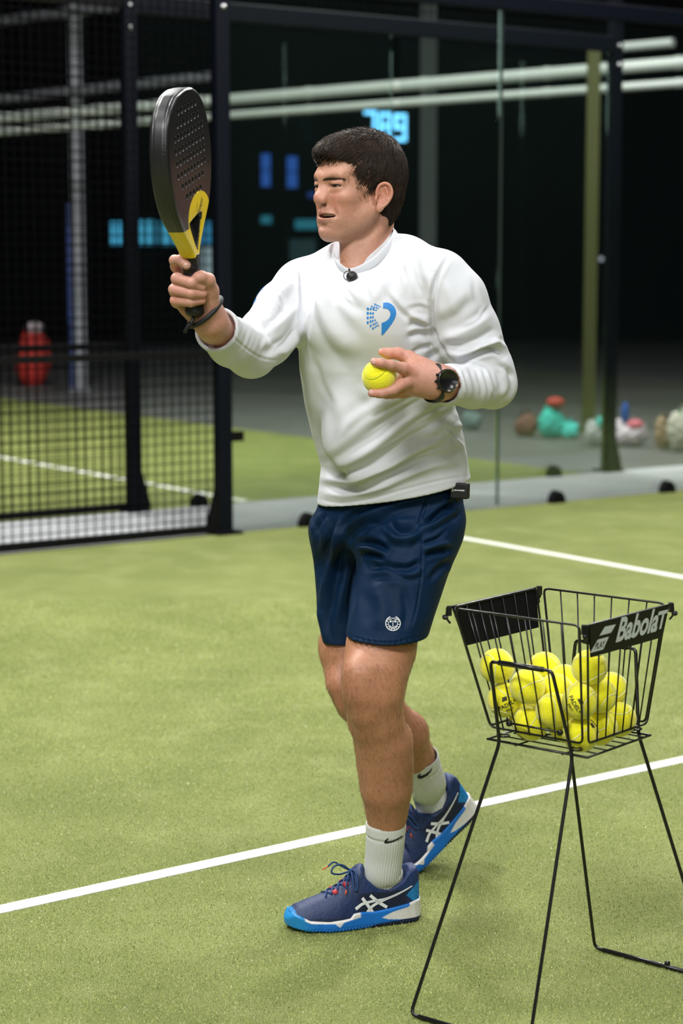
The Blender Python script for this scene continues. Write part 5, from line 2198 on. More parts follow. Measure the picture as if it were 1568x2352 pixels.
# lashes along the upper lid
for s in (1, -1):
    k = 90
    t = RNG.uniform(-1, 1, k)
    R0 = np.stack([0.094 - 0.004 * (t + 1), s * (0.034 + 0.0142 * t), -0.0018 - 0.0008 * t * t], 1)
    n = grad(skin_fn, R0)
    R0 = R0 - n * skin_fn(R0.T)[:, None]
    fb = lambda P: np.stack([np.full(len(P), 0.7), np.full(len(P), s * 0.6), np.full(len(P), -0.6)], 1)
    lv, lq = strands(k, 0.0034, 0.00022, 0.00008, R0, fb, (0.0002, 0.0006), (0.0010, 0.0022), steps=3, fn=skin_fn, jitter=0.2)
    obj('eyelashes', HW(lv), lq, M_hair, person, True)

# fine hair of the shins and thighs
M_bodyhair = mat('brown_body_hair', (0.20, 0.095, 0.045), 0.6)
lv0, lf0 = body_parts[0][0], body_parts[0][1]
pz = lv0[:, 2]
sel = np.where((pz > z_of(1890, 4.12)) & (pz < z_of(1500, 4.1)))[0]
rt = lv0[RNG.choice(sel, 6500)]
legfn = lambda p: legs(tuple(p))
bh, bq = strands(6500, 0.011, 0.00013, 0.00005, rt, lambda P: np.tile(np.array([0.25, 0.1, -1.0]), (len(P), 1)), (0.0, 0.0003), (0.0015, 0.0045), steps=3, fn=legfn, jitter=0.35)
obj('leg_hair', bh, bq, M_bodyhair, person, True)
# ================================================================== shoes
M_upper = mat('navy_knit_upper', (0.01, 0.04, 0.16), 0.55, attr='tint', noise=(240, (0.55, 0.60, 0.70), 0.12), bump=(240, 0.7, 0.0012))
M_sole = mat('moulded_sole', (0.5, 0.5, 0.5), 0.45, attr='tint', noise=(25, (0.86, 0.86, 0.84), 0.3))
M_lace = mat('navy_lace', (0.012, 0.050, 0.17), 0.7, bump=(600, 0.5, 0.0008))
M_red = mat('red_lace_loop', (0.46, 0.030, 0.040), 0.6)
M_orange = mat('orange_lace_tip', (0.75, 0.10, 0.02), 0.5)
NAVY, DNAVY, CYAN, BLUE, WHT = [np.array(q) for q in ((0.010, 0.034, 0.130), (0.004, 0.011, 0.040), (0.010, 0.235, 0.56), (0.004, 0.165, 0.60), (0.74, 0.73, 0.70))]

XT = [0.000, 0.008, 0.020, 0.040, 0.080, 0.120, 0.160, 0.195, 0.225, 0.255, 0.280, 0.296, 0.305]
WU = [0.012, 0.024, 0.031, 0.0345, 0.0355, 0.0360, 0.0400, 0.0445, 0.0455, 0.0445, 0.0430, 0.0420, 0.040]
YC = [0.000, 0.000, 0.000, 0.000, 0.001, 0.003, 0.004, 0.003, 0.000, -0.004, -0.008, -0.010, -0.011]
HH = [0.150, 0.170, 0.180, 0.180, 0.180, 0.165, 0.106, 0.082, 0.069, 0.059, 0.049, 0.038, 0.020]
ZT_X = [0.000, 0.012, 0.028, 0.050, 0.080, 0.105, 0.128, 0.142, 0.156, 0.175, 0.30]
ZT_Z = [0.100, 0.116, 0.114, 0.092, 0.0775, 0.0800, 0.100, 0.122, 0.120, 0.5, 0.5]
SOLE_X = [0.000, 0.020, 0.035, 0.050, 0.080, 0.120, 0.145, 0.165, 0.173, 0.220, 0.262, 0.280, 0.294, 0.306]
SOLE_Z = [0.047, 0.046, 0.042, 0.040, 0.036, 0.033, 0.036, 0.034, 0.025, 0.0215, 0.025, 0.034, 0.038, 0.028]


def fi(x, a, b):
    return np.interp(x, a, b).astype(np.float32)


def toe_plan(x, y, o):
    xx = np.maximum(x - 0.235, 0)
    return (np.hypot(xx / (0.0685 + o), (y + 0.006) / (0.050 + o)) - 1) * 0.045 - np.where(x > 0.235, 0, 0.02)


def shoe_upper(q):
    x, y, z = q
    w, h, yc = fi(x, XT, WU), fi(x, XT, HH), fi(x, XT, YC)
    u = np.abs(y - yc) / w
    zz = np.maximum(z, 0) / h
    d = ((u ** 2.3 + zz ** 2.3) ** (1 / 2.3) - 1) * np.minimum(w, h) * 0.85
    d = smax(d, -(z - 0.008), 0.004)
    d = smax(d, z - fi(x, ZT_X, ZT_Z), 0.010)
    d = smax(d, toe_plan(x, y, 0.0), 0.004)
    d = smax(d, -x + 0.001, 0.008)
    # opening for the ankle
    op = ell(q, (0.080, 0.001, 0.115), (0.052, 0.0300, 0.062))
    d = smax(d, -op, 0.008)
    # tongue
    d = smin(d, ell(q, (0.150, 0.003, 0.100), (0.012, 0.024, 0.034), frame(V3(0.87, 0, 0.5), V3(-0.5, 0, 0.87))), 0.008)
    # padded heel collar
    d = smin(d, ell(q, (0.018, 0, 0.102), (0.011, 0.020, 0.015)), 0.010)
    return d


def shoe_sole(q):
    x, y, z = q
    w, yc = fi(x, XT, WU), fi(x, XT, YC)
    wide = 0.0052 + 0.0015 * np.cos(z * 90)
    e = np.sqrt(np.maximum((0.152 - x) / 0.1565, 0) ** 8 + 1e-9) if False else None
    d = (np.abs(y - yc) - w - wide) * 0.8
    d = smax(d, toe_plan(x, y, 0.0045), 0.004)
    d = smax(d, -x - 0.0035, 0.012)
    d = smax(d, z - fi(x, SOLE_X, SOLE_Z), 0.005)
    zb = fi(x, [0, 0.02, 0.05, 0.22, 0.27, 0.31], [0.005, 0.001, 0.0, 0.0, 0.003, 0.011])
    d = smax(d, zb - z, 0.003)
    # herringbone tread edge and a groove along the side
    g = np.abs(((x * 1.0 + np.abs(z) * 0.9) % 0.0075) - 0.00375) - 0.0011
    d = smax(d, -np.maximum(g, np.maximum(z - 0.0085, np.abs(d + 0.001) - 0.0025)), 0.0008)
    return d


up_v, up_f = surfnet(shoe_upper, (-0.012, -0.060, 0.0), (0.315, 0.060, 0.150), 0.0016, 1)
so_v, so_f = surfnet(shoe_sole, (-0.012, -0.065, -0.006), (0.318, 0.065, 0.060), 0.0015, 1)


def mixc(c, w, col):
    w = np.clip(w, 0, 1)[:, None]
    return c * (1 - w) + col * w


def sstep(a, b, x):
    t = np.clip((x - a) / (b - a), 0, 1)
    return t * t * (3 - 2 * t)


def upper_tint(v):
    x, y, z = v.T
    c = np.tile(NAVY, (len(v), 1))
    side = sstep(0.010, 0.02, np.abs(y))
    c = mixc(c, sstep(0.02, 0.05, x) * sstep(0.165, 0.14, x) * side * sstep(0.078, 0.070, z), DNAVY)
    # wavy knit of the toe box
    wv = 0.5 + 0.5 * np.sin(x * 900 + 2.5 * np.sin(z * 300 + y * 250))
    c = mixc(c, 0.45 * wv * sstep(0.12, 0.15, x), DNAVY)
    c = mixc(c, sstep(0.0295, 0.0285, z) * sstep(0.15, 0.2, x) * 0.8, DNAVY)
    # bright heel counter pointing forwards
    tip = 0.040 - np.abs(z - 0.060) * 1.2
    c = mixc(c, sstep(-0.0006, 0.0006, tip - x) * sstep(0.086, 0.084, z), CYAN)
    # toe cap
    c = mixc(c, sstep(0.2865, 0.2885, x + 0.25 * (0.04 - z)), CYAN)
    # reinforcing by the laces
    c = mixc(c, sstep(0.105, 0.109, z) * sstep(0.08, 0.1, x) * 0.0, DNAVY)
    return c


def sole_tint(v):
    x, y, z = v.T
    c = np.tile(BLUE, (len(v), 1))
    c = mixc(c, sstep(0.24, 0.29, x), CYAN)
    # white wedge of the rear midsole, its nose reaching under the arch
    lo = np.interp(x, [0, 0.06, 0.085, 0.1], [0.009, 0.011, 0.014, 0.019])
    hi = np.interp(x, [0, 0.028, 0.034, 0.075, 0.1], [0.06, 0.06, 0.036, 0.028, 0.019])
    c = mixc(c, sstep(-0.0005, 0.0005, z - lo) * sstep(-0.0005, 0.0005, hi - z) * (x < 0.1), WHT)
    # thin white line under the upper in front
    l2 = np.interp(x, [0.15, 0.19, 0.2, 0.21, 0.26, 0.275], [0.026, 0.0195, 0.010, 0.0185, 0.0205, 0.026])
    c = mixc(c, sstep(-0.0004, 0.0004, z - l2) * sstep(0.148, 0.152, x) * sstep(0.276, 0.272, x), WHT)
    # dark outsole under the heel
    l3 = np.interp(x, [0, 0.05, 0.11, 0.14], [0.011, 0.010, 0.007, 0.001])
    c = mixc(c, sstep(0.0004, -0.0004, z - l3) * (x < 0.14), DNAVY * 1.5)
    return c


def surf_z(x, y):
    """height of the upper's surface"""
    zs = np.linspace(0.15, 0.02, 200)
    d = shoe_upper((np.full(200, x, np.float32), np.full(200, y, np.float32), zs.astype(np.float32)))
    k = np.argmax(d < 0)
    return float(zs[k])


def lace_parts():
    parts = []
    rows = [0.222, 0.208, 0.194, 0.180, 0.168]
    m = MB()
    for i, x in enumerate(rows):
        w = 0.017 - 0.0008 * i
        for sg in (1, -1):
            x2 = rows[i + 1] if i + 1 < len(rows) else x - 0.012
            pts = [(x + (x2 - x) * t, 0.002 + sg * w * (1 - 2 * t), surf_z(x + (x2 - x) * t, 0.002 + sg * w * (1 - 2 * t)) + 0.0020 + (0.0014 if sg > 0 else 0) * math.sin(math.pi * t)) for t in np.linspace(0, 1, 7)]
            m.tube(pts, 0.0021, 8, flat=((0, 0, 1), 0.55))
    parts.append(('lace', m, M_lace))
    # bow
    zb = surf_z(0.160, 0.0) + 0.006
    m = MB()
    k0 = V3(0.160, 0.004, zb)
    m.tube(spline([k0, k0 + V3(0.022, 0.006, 0.016), k0 + V3(0.042, 0.012, 0.016), k0 + V3(0.048, 0.016, 0.004), k0 + V3(0.030, 0.012, -0.002), k0 + V3(0.006, 0.004, -0.001)], 6), 0.0021, 8)
    m.tube(spline([k0, k0 + V3(-0.004, 0.018, 0.004), k0 + V3(-0.006, 0.030, -0.012), k0 + V3(-0.004, 0.0345, -0.032), k0 + V3(0.002, 0.032, -0.030), k0 + V3(0.002, 0.018, -0.006), k0], 6), 0.0021, 8)
    m.tube(spline([k0, k0 + V3(0.010, 0.016, 0.000), k0 + V3(0.018, 0.028, -0.016), k0 + V3(0.020, 0.034, -0.030)], 6), 0.0019, 8)
    m.tube(spline([k0, k0 + V3(0.018, -0.010, 0.008), k0 + V3(0.034, -0.012, 0.018), k0 + V3(0.050, -0.006, 0.012)], 6), 0.0019, 8)
    m.lathe([(0.0, -0.005), (0.005, -0.003), (0.006, 0.0), (0.005, 0.003), (0.0, 0.005)], k0, seg=10)
    parts.append(('lace', m, M_lace))
    m = MB()
    m.tube([k0 + V3(0.050, -0.006, 0.012), k0 + V3(0.064, 0.0, 0.008)], 0.0015, 6)
    parts.append(('lace_tip', m, M_orange))
    m = MB()
    m.tube([k0 + V3(0.020, 0.034, -0.030), k0 + V3(0.024, 0.037, -0.040)], 0.0015, 6)
    parts.append(('lace_tip', m, M_orange))
    m = MB()
    for x in (0.176, 0.200):
        for y in (0.018, -0.014):
            z = surf_z(x, y)
            m.box((x, y, z + 0.001), (0.011, 0.011, 0.0045), frame(V3(1, 0, -0.4), V3(0, 0.5 if y > 0 else -0.5, 1)))
    parts.append(('lace_loop', m, M_red))
    return parts


LP = lace_parts()


def z2l(zx, zy):
    """shoe side view as drawn on the photo's enlargement -> (along, up)"""
    g = 1330 - (zx - 200) * 0.083
    return (-(1055 - zx) / 1020 * 0.305, (g - zy) * 0.000283)


LOGO = [stroke([z2l(*q) for q in ((518, 1150), (575, 1112), (650, 1096), (760, 1078), (870, 1036), (968, 988))], 0.0072, w1=0.0022),
        stroke([z2l(*q) for q in ((610, 1178), (655, 1130), (740, 1090), (850, 1048), (968, 990))], 0.0076, w1=0.0024),
        stroke([z2l(*q) for q in ((572, 1068), (612, 1122), (652, 1180))], 0.0068),
        stroke([z2l(*q) for q in ((634, 1050), (700, 1104), (766, 1146))], 0.0068)]
lg = clip_grid(LOGO, 0.004)
lg = drape(lg[0], lg[1], V3(0, 0, 0.0), V3(-1, 0, 0), V3(0, 0, 1), up_v, up_f, 0.0007, 0.004, 0.16)
tx = text_polys('asics', 0.013, shear=0.2, bold=0.0004)
tx = drape(tx[0], tx[1], V3(0.166, 0.020, 0.104), V3(-0.25, -0.97, 0), unit(V3(-0.55, 0.1, 0.85)), up_v, up_f, 0.0007, 0.05, 0.10)


def make_shoe(origin, toe, theta, xb, label):
    """theta: how far the heel is lifted; the sole bends at xb"""
    T = unit(V3(toe[0], toe[1], 0))
    KX = 0.985
    L_ = np.cross(V3(0, 0, 1), T)
    xs = np.linspace(-0.03, 0.34, 371)
    th = theta * (1 - sstep(xb - 0.02, xb + 0.035, xs))
    px_ = np.concatenate([[0], np.cumsum(np.cos(th[:-1]) * np.diff(xs))])
    pz_ = np.concatenate([[0], np.cumsum(-np.sin(th[:-1]) * np.diff(xs))])
    px_ -= np.interp(0.0, xs, px_)
    px_ *= 0.972
    pz_ -= pz_[-1]

    def mp(v):
        v = np.asarray(v, float)
        a = np.interp(v[:, 0], xs, th)
        X = np.interp(v[:, 0], xs, px_) + v[:, 2] * np.sin(a)
        Zz = np.interp(v[:, 0], xs, pz_) + v[:, 2] * np.cos(a)
        return origin + X[:, None] * T + v[:, 1:2] * L_ + Zz[:, None] * V3(0, 0, 1)
    up = obj('shoe', mp(up_v), up_f, M_upper, person, True, colors=upper_tint(up_v))
    up['label'] = label
    so = obj('sole', mp(so_v), so_f, M_sole, up, True, colors=sole_tint(so_v))
    for nm, m, mt in LP:
        obj(nm, mp(np.concatenate(m.v)), m.f, mt, up, True)
    obj('side_stripes', mp(lg[0]), lg[1], M_white_print, up, True)
    obj('tongue_mark', mp(tx[0]), tx[1], M_red, up)
    return up, mp


TN = unit(V3(-0.955, -0.296, 0))
LN = np.cross(V3(0, 0, 1), TN)
shoe_n, mpn = make_shoe(ground(973, 2116) - LN * 0.036 + V3(0, 0, 0.001), TN, 0.0, 0.2, 'blue tennis shoe flat on the turf')
TF = unit(V3(-0.90, -0.43, 0))
LF = np.cross(V3(0, 0, 1), TF)
shoe_f, mpf = make_shoe(ground(958, 2008) - LF * 0.047 - TF * 0.180 + V3(0, 0, 0.001), TF, math.radians(34), 0.215, 'blue tennis shoe with the heel lifted')
A1 = lambda mp, x, y, z: mp(np.array([[x, y, z]]))[0]
sock_n = sock([(A3(886, 1888, 4.125), .0425, .0415), (A3(885, 1925, 4.130), .0412, .040), (A3(882, 1965, 4.137), .0405, .036), (A3(878, 2005, 4.142), .0405, .033), (A1(mpn, 0.082, 0.001, 0.095), .0425, .0300), (A1(mpn, 0.088, 0.001, 0.062), .044, .029)], 'white ribbed crew sock of the front foot', 0.4, TN)
sock_f = sock([(A3(965, 1738, 4.425), .0410, .0400), (A3(975, 1770, 4.445), .0395, .039), (A3(986, 1803, 4.468), .0390, .036), (A1(mpf, 0.078, 0.001, 0.115), .0400, .0310), (A1(mpf, 0.084, 0.001, 0.075), .043, .029)], 'white ribbed crew sock of the rear foot', 1.1, unit(TF - V3(0, 0, 0.6)))
print('far shoe px', to_px(np.array([A1(mpf, 0, 0, 0.0), A1(mpf, 0, 0, 0.11), A1(mpf, 0.078, 0, 0.115), A1(mpf, 0.3, 0, 0.02), A1(mpf, 0.19, 0.045, 0.0)])))
print('near shoe px', to_px(np.array([A1(mpn, 0, 0, 0.0), A1(mpn, 0, 0, 0.11), A1(mpn, 0.082, 0, 0.095), A1(mpn, 0.305, 0, 0.02), A1(mpn, 0.19, 0.045, 0.0)])))

# swooshes on the socks
SW = [(925, 550), (900, 566), (870, 583), (835, 594), (818, 595), (813, 590), (816, 582), (828, 570), (812, 574), (797, 588), (790, 603), (796, 612), (812, 613), (845, 606), (885, 586), (925, 563)]
z1 = 3.267


def px_decal(name, polys, depth_y, tgt, m, parent, lift=0.0007, step=1.2, reach=0.25):
    """marks drawn in photo pixels, laid on the cloth as seen from in front"""
    allp = np.array([q for lp in polys for q in lp[0]])
    cx, cy = allp.mean(0)
    o = A3(cx, cy, depth_y)
    view = unit(o - np.array([0, 0, CAM_H]))
    right = unit(np.cross(view, V3(0, 0, 1)))
    up = np.cross(right, view)
    s = np.linalg.norm(o - np.array([0, 0, CAM_H])) / math.hypot(FPX, math.hypot(cx - 784, cy - 1176))
    pl = [[[(x - cx, -(y - cy)) for x, y in lp] for lp in loops] for loops in polys]
    return decal(name, pl, o, right * s, up * s, tgt[0], tgt[1], m, parent, lift, step, reach)


sw1 = [[[(640 + x / z1, 1750 + y / z1) for x, y in SW]]]
M_blackprint = mat('black_print', (0.008, 0.008, 0.012), 0.7)
px_decal('tick_mark', sw1, 4.08, (sock_n[1], sock_n[2]), M_blackprint, sock_n[0], 0.0011)
SW2 = [(1158, 8), (1150, 36), (1130, 66), (1100, 90), (1072, 102), (1060, 101), (1060, 94), (1070, 84), (1052, 92), (1040, 106), (1042, 118), (1056, 125), (1080, 120), (1115, 100), (1140, 70)]
px_decal('tick_mark', [[[(640 + x / z1, 1750 + y / z1) for x, y in SW2]]], 4.44, (sock_f[1], sock_f[2]), M_blackprint, sock_f[0], 0.0011)

# chest logo
zs = 3.564
D = [(355, 200), (372, 197), (395, 199), (420, 209), (442, 228), (456, 256), (460, 290), (450, 325), (425, 368), (390, 415), (352, 460), (344, 463), (342, 450), (342, 362), (360, 356), (380, 346), (400, 328), (412, 305), (414, 282),
     (404, 261), (388, 249), (372, 244), (353, 245)]
dots = [(231, 248, 10, 12), (230, 284, 9.5, 13), (230, 321, 9, 12.5), (230, 359, 8.5, 13), (262, 228, 8, 7), (254, 249, 8, 10), (253, 284, 8, 11), (253, 317, 7.5, 11), (253, 350, 7.5, 12), (253, 385, 7, 11),
        (288, 212, 7, 8.5), (274, 246, 8, 9.5), (273, 284, 7.5, 10), (272, 314, 7, 10.5), (271, 345, 6.5, 10.5), (275, 374, 6, 10), (272, 406, 7, 10), (303, 219, 6, 8), (283, 234, 6.5, 8), (280, 256, 7, 7), (290, 340, 5.5, 9.5),
        (290, 368, 5.5, 9.5), (290, 396, 5.5, 9), (317, 223, 5, 7), (300, 239, 5.5, 8), (297, 258, 6, 7), (304, 361, 5, 9), (304, 387, 5, 8.5), (330, 229, 4, 7), (314, 243, 5, 7.5), (317, 381, 4.5, 8)]
px_decal('chest_logo', [[[(780 + x / zs, 640 + y / zs) for x, y in D]]] + [[[(780 + x / zs, 640 + y / zs) for x, y in disc(*q)[0]]] for q in dots], 4.06, (SHIRT_V, SHIRT_F), M_blue_print, shirt_o)

# emblem on the shorts leg
c0, c1 = 791, 1254
E_ = []
for a0, a1 in ((-62, 242),):
    pts = [(c0 + 59 * math.sin(math.radians(-t + 180 - 0)), c1 - 59 * math.cos(math.radians(-t + 180))) for t in np.linspace(-158, 158, 40)]
    E_.append(stroke(pts, 6, n=1))
sym = [[(c0 - 50, c1 - 18), (c0 - 34, c1 - 38), (c0 - 8, c1 - 44), (c0, c1 - 38)],
       [(c0 - 34, c1 - 30), (c0 - 10, c1 - 28)],
       [(c0 - 57, c1 + 8), (c0 - 38, c1 + 8), (c0 - 24, c1 + 26), (c0 - 14, c1 + 46), (c0 - 12, c1 + 56)],
       [(c0 - 52, c1 - 14), (c0 - 36, c1 - 12), (c0 - 38, c1 + 8)],
       [(c0 - 48, c1 + 30), (c0 - 34, c1 + 22), (c0 - 28, c1 + 36), (c0 - 32, c1 + 50)],
       [(c0 - 20, c1 + 22), (c0 - 8, c1 + 34), (c0, c1 + 34)],
       [(c0 - 12, c1 + 46), (c0 - 6, c1 + 40), (c0, c1 + 48)]]
for q in sym:
    E_.append(stroke(q, 4.5, n=1))
    E_.append(stroke([(2 * c0 - x, y) for x, y in q], 4.5, n=1))
E_.append(stroke([(c0, c1 - 24), (c0, c1 + 30)], 5, n=1))
for sg in (1, -1):
    E_.append([[(c0 + sg * 8, c1 - 20), (c0 + sg * 30, c1 - 20), (c0 + sg * 26, c1 - 8), (c0 + sg * 14, c1 - 8)]])
px_decal('face_emblem', [[[(680 + x / zs, 1080 + y / zs) for x, y in lp] for lp in loops] for loops in E_], 4.05, (SHORTS_V, SHORTS_F), M_white_print, shorts_o, 0.0009)

# blue print along the outer right sleeve, seen edge on
for px, py, dy in ((617, 676, 4.22), (608, 690, 4.22), (600, 704, 4.20), (622, 665, 4.24), (566, 752, 4.10)):
    o = A3(px, py, dy)
    nrm_ = unit(V3(-0.75, -0.35, 0.55))
    ux = unit(np.cross(V3(0, 0, 1), nrm_))
    uy = np.cross(nrm_, ux)
    decal('sleeve_print', [disc(0, 0, 0.010, 0.008)], o, ux, uy, SHIRT_V, SHIRT_F, M_blue_print, shirt_o, 0.0007, 0.003, 0.25)
# ================================================================== racket in the right hand
M_racket = mat('racket_shell', (0.02, 0.02, 0.02), 0.33, attr='tint', bump=(900, 0.25, 0.0003))
M_grip = mat('black_grip_tape', (0.005, 0.005, 0.006), 0.6, bump=(300, 0.5, 0.0008))
R_BUTT = A3(447, 716, 3.835)
R_TOP = A3(403, 204, 3.738)
ra = unit(R_TOP - R_BUTT)
rn = V3(math.sin(math.radians(76)), -math.cos(math.radians(76)), 0)
rn = unit(rn - ra * (rn @ ra))
rw = np.cross(ra, rn)                 # one side edge
if rw[1] < 0:
    rw = -rw                          # far side
RL = float(np.linalg.norm(R_TOP - R_BUTT))
KS = RL / 0.436
RR = np.column_stack([rw, rn, ra])
HS = np.array([0.0, .095, .112, .122, .135, .150, .170, .195, .220, .250, .285, .320, .350, .380, .400, .415, .426, .432, .4355]) * KS
HW_ = [.0165, .0165, .019, .0235, .0345, .0490, .0680, .0900, .1070, .1205, .1290, .1300, .1255, .1140, .1000, .0830, .0620, .0430, .0060]


_o = spline([V3(a, b, 0) for a, b in zip(HS, HW_)], 6)
HS, HW_ = _o[:, 0], _o[:, 1]


def to_r(p):
    x, y, z = p[0] - R_BUTT[0], p[1] - R_BUTT[1], p[2] - R_BUTT[2]
    return tuple(RR[0, k] * x + RR[1, k] * y + RR[2, k] * z for k in range(3))


TRI = [(-0.036, 0.184), (-0.012, 0.188), (0.022, 0.192), (0.044, 0.190), (0.034, 0.172), (0.014, 0.138), (0.004, 0.124), (-0.010, 0.142)]


def racket_sdf(q):
    w, n, s = q
    hw_ = np.interp(s, HS, HW_).astype(np.float32)
    pass
    slope = np.abs(np.gradient(np.array(HW_), HS))
    sl = np.interp(s, HS, slope)
    side = (np.abs(w) - hw_) / np.sqrt(1 + np.minimum(sl, 6) ** 2)
    th = np.interp(s, [0.10, 0.16, 0.2, 0.5], [0.0155, 0.0165, 0.019, 0.019])
    d = smax(side, np.abs(n) - th, 0.010)
    d = smax(d, s - RL, 0.004)
    d = smax(d, 0.108 - s, 0.002)
    tri = poly_sdf(w, s, [(a, b * KS) for a, b in TRI])
    d = smax(d, -tri, 0.004)
    # shallow line along the edge band
    d = smax(d, -(np.maximum(np.abs(np.abs(n) - 0.0105) - 0.0008, -(side + 0.0012))), 0.0006)
    # drilled holes in staggered rows
    rs = 0.0225
    k = np.round((s - 0.232) / rs)
    ok = (k >= 0) & (k <= 7)
    half = np.array([2.0, 3.0, 4.0, 4.0, 4.0, 4.0, 3.0, 2.5])[np.clip(k, 0, 7).astype(int)]
    offs = np.where(np.isclose(half % 1, 0), 0.0, 0.5)
    ws = 0.0205
    j = np.round(w / ws - offs) + offs
    ok &= np.abs(j) <= half
    rad = np.hypot(w - j * ws, s - (0.232 + k * rs)) - 0.0052
    rad = np.where(ok, rad, 0.02)
    return smax(d, -rad, 0.0008)


v, f = surfnet(racket_sdf, (-0.14, -0.026, 0.10), (0.14, 0.026, 0.45), 0.00145, 1)
w_, n_, s_ = v.T
s_n = s_ / KS
yel = np.array([0.80, 0.58, 0.004])
blk = np.array([0.013, 0.013, 0.014])
c = np.tile(blk, (len(v), 1))
face_y = (((w_ - 0.022) / 0.066) ** 2 + ((s_n - 0.190) / 0.044) ** 2) < 1
low = s_n < 0.178 + 0.010 * np.cos(n_ / 0.019 * 1.57)
edge_dark = (np.abs(n_) < 0.012) & (s_n > 0.176)
yy = (face_y & (np.abs(n_) > 0.0165)) | (s_n < 0.176)
c[yy] = yel
tri = poly_sdf(w_, s_, [(a, b * KS) for a, b in TRI])
c[(tri < 0.003) & (np.abs(n_) < 0.0150)] = blk
rk = empty('padel_racket', R_BUTT)
head_o = obj('racket_head', R_BUTT + v @ RR.T, f, M_racket, rk, True, colors=c)
# grip: wrapped handle and butt cap
g = MB()
n_r = 90
P, rad = [], []
for i in range(n_r):
    t = i / (n_r - 1)
    P.append(R_BUTT + ra * (0.004 + 0.112 * t))
    rad.append(0.0158 + 0.0005 * math.sin(t * 2 * math.pi * 7))
tv, tf = tube(P, rad, 20, flat=(rw, 1.08))
g.add(tv, tf)
g.build('grip', M_grip, rk, True)
MB().lathe([(0.0, -0.006), (0.014, -0.006), (0.0185, -0.002), (0.0185, 0.006), (0.0160, 0.010)], R_BUTT, np.column_stack([rw, rn, ra]), 24).build('butt_cap', M_rubber, rk, True)
MB().lathe([(0.0168, 0.0), (0.0180, 0.001), (0.0180, 0.008), (0.0168, 0.009)], R_BUTT + ra * 0.104, np.column_stack([rw, rn, ra]), 24).build('grip_collar', M_rubber, rk, True)
# signature and small crest on the yellow
sv_ = text_polys('ones', 0.022, shear=0.3, bold=-0.0001)
lay('signature', sv_[0] - [sv_[0][:, 0].mean(), 0.008, 0], sv_[1], M_ink, rk, R_BUTT + ra * 0.208 * KS + rn * 0.0192 + rw * 0.030, unit(rw * 0.75 + ra * 0.66), unit(-rw * 0.66 + ra * 0.75), rn, 0.0006)
v_, f_ = clip_grid([stroke([(-0.004, 0.010), (-0.010, 0.004), (-0.010, -0.006), (-0.004, -0.011), (0.000, -0.004)], 0.0012)], 0.02)
lay('signature', v_, f_, M_ink, rk, R_BUTT + ra * 0.205 * KS + rn * 0.0192 + rw * 0.018, rw, ra, rn, 0.0006)
tag(rk, 'black and yellow padel racket held upright in the raised right hand', 'racket')
# wrist strap of the racket
st = MB()
lp = spline([A3(447, 718, 3.838), A3(443, 733, 3.828), A3(438, 744, 3.825)], 5)
st.tube(lp, 0.0045, 8, flat=(V3(1, 0, 0), 0.8))
sc_c = A3(471, 716, 3.868)
e1 = unit(A3(506, 686, 3.868) - A3(438, 744, 3.868))
e2 = unit(V3(0.15, -1, -0.25) - e1 * (V3(0.15, -1, -0.25) @ e1))
lp = np.array([sc_c + 0.040 * math.cos(t) * e1 + 0.043 * math.sin(t) * e2 for t in np.linspace(0, 2 * math.pi, 32)[:-1]])
st.tube(lp, 0.0048, 10, closed=True)
st.tube(spline([A3(441, 742, 3.826), A3(430, 752, 3.828), A3(424, 764, 3.832)], 4), 0.0038, 8)
st.build('wrist_strap', M_grip, rk, True)

# ================================================================== watch, microphone, transmitter
M_watch = mat('black_watch_case', (0.010, 0.010, 0.011), 0.25)
M_dial = mat('dark_watch_glass', (0.012, 0.014, 0.010), 0.3)
M_brass = mat('brass_rim', (0.12, 0.10, 0.04), 0.3, 0.8)
wax = cuff_l_n
wc = A3(996, 879, 3.960)
wn = unit(V3(0.55, -0.83, 0.10))
wn_p = unit(wn - wax * (wn @ wax))
wt = np.cross(wax, wn_p)
ring = [wc + 0.0345 * (math.cos(t) * wn_p * 0.92 + math.sin(t) * wt * 1.13) for t in np.linspace(0, 2 * math.pi, 40)[:-1]]
tv, tf = tube(ring, 0.0105, 12, True, flat=(wax, 1.0))
# flatten the strap: thin outwards, wide along the arm
P_ = np.array(ring)
out_ = []
for i, q in enumerate(P_):
    rad_ = unit(q - wc)
    for s in range(12):
        a = 2 * math.pi * s / 12
        out_.append(q + wax * 0.0100 * math.cos(a) + rad_ * 0.0017 * math.sin(a))
strap = obj('watch', np.array(out_), tf, M_rubber, person, True)
strap['label'] = 'black round sports watch on the left wrist'
fc = wc + wn_p * 0.0315 + V3(0, 0, 0.002)
wd = unit(wn_p * 0.70 + wn * 0.3 + V3(-0.16, -0.34, 0.03))
WR = np.column_stack([unit(np.cross(V3(0, 0, 1), wd)), np.cross(wd, unit(np.cross(V3(0, 0, 1), wd))), wd])
MB().lathe([(0.0, -0.004), (0.0215, -0.004), (0.0235, 0.0), (0.0240, 0.007), (0.0225, 0.0105), (0.0212, 0.0110), (0.0208, 0.0098)], fc, WR, 40).build('watch_case', M_watch, strap, True)
MB().lathe([(0.0205, 0.0096), (0.0213, 0.0112), (0.0221, 0.0110)], fc, WR, 40, False).build('watch_rim', M_brass, strap, True)
MB().lathe([(0.0, 0.0092), (0.0205, 0.0098), (0.0207, 0.0090)], fc, WR, 40).build('watch_glass', M_dial, strap, True)
for a in (2.6, 3.14, 3.7):
    d = WR @ V3(math.cos(a), math.sin(a), 0)
    MB().lathe([(0.0, 0), (0.0028, 0), (0.0028, 0.0035), (0.0018, 0.0045), (0, 0.0045)], fc + d * 0.0232 + wd * 0.003, frame(np.cross(d, wd), wd) if 0 else np.column_stack([wd, np.cross(d, wd), d]), 12).build('watch_button', M_watch, strap, True)

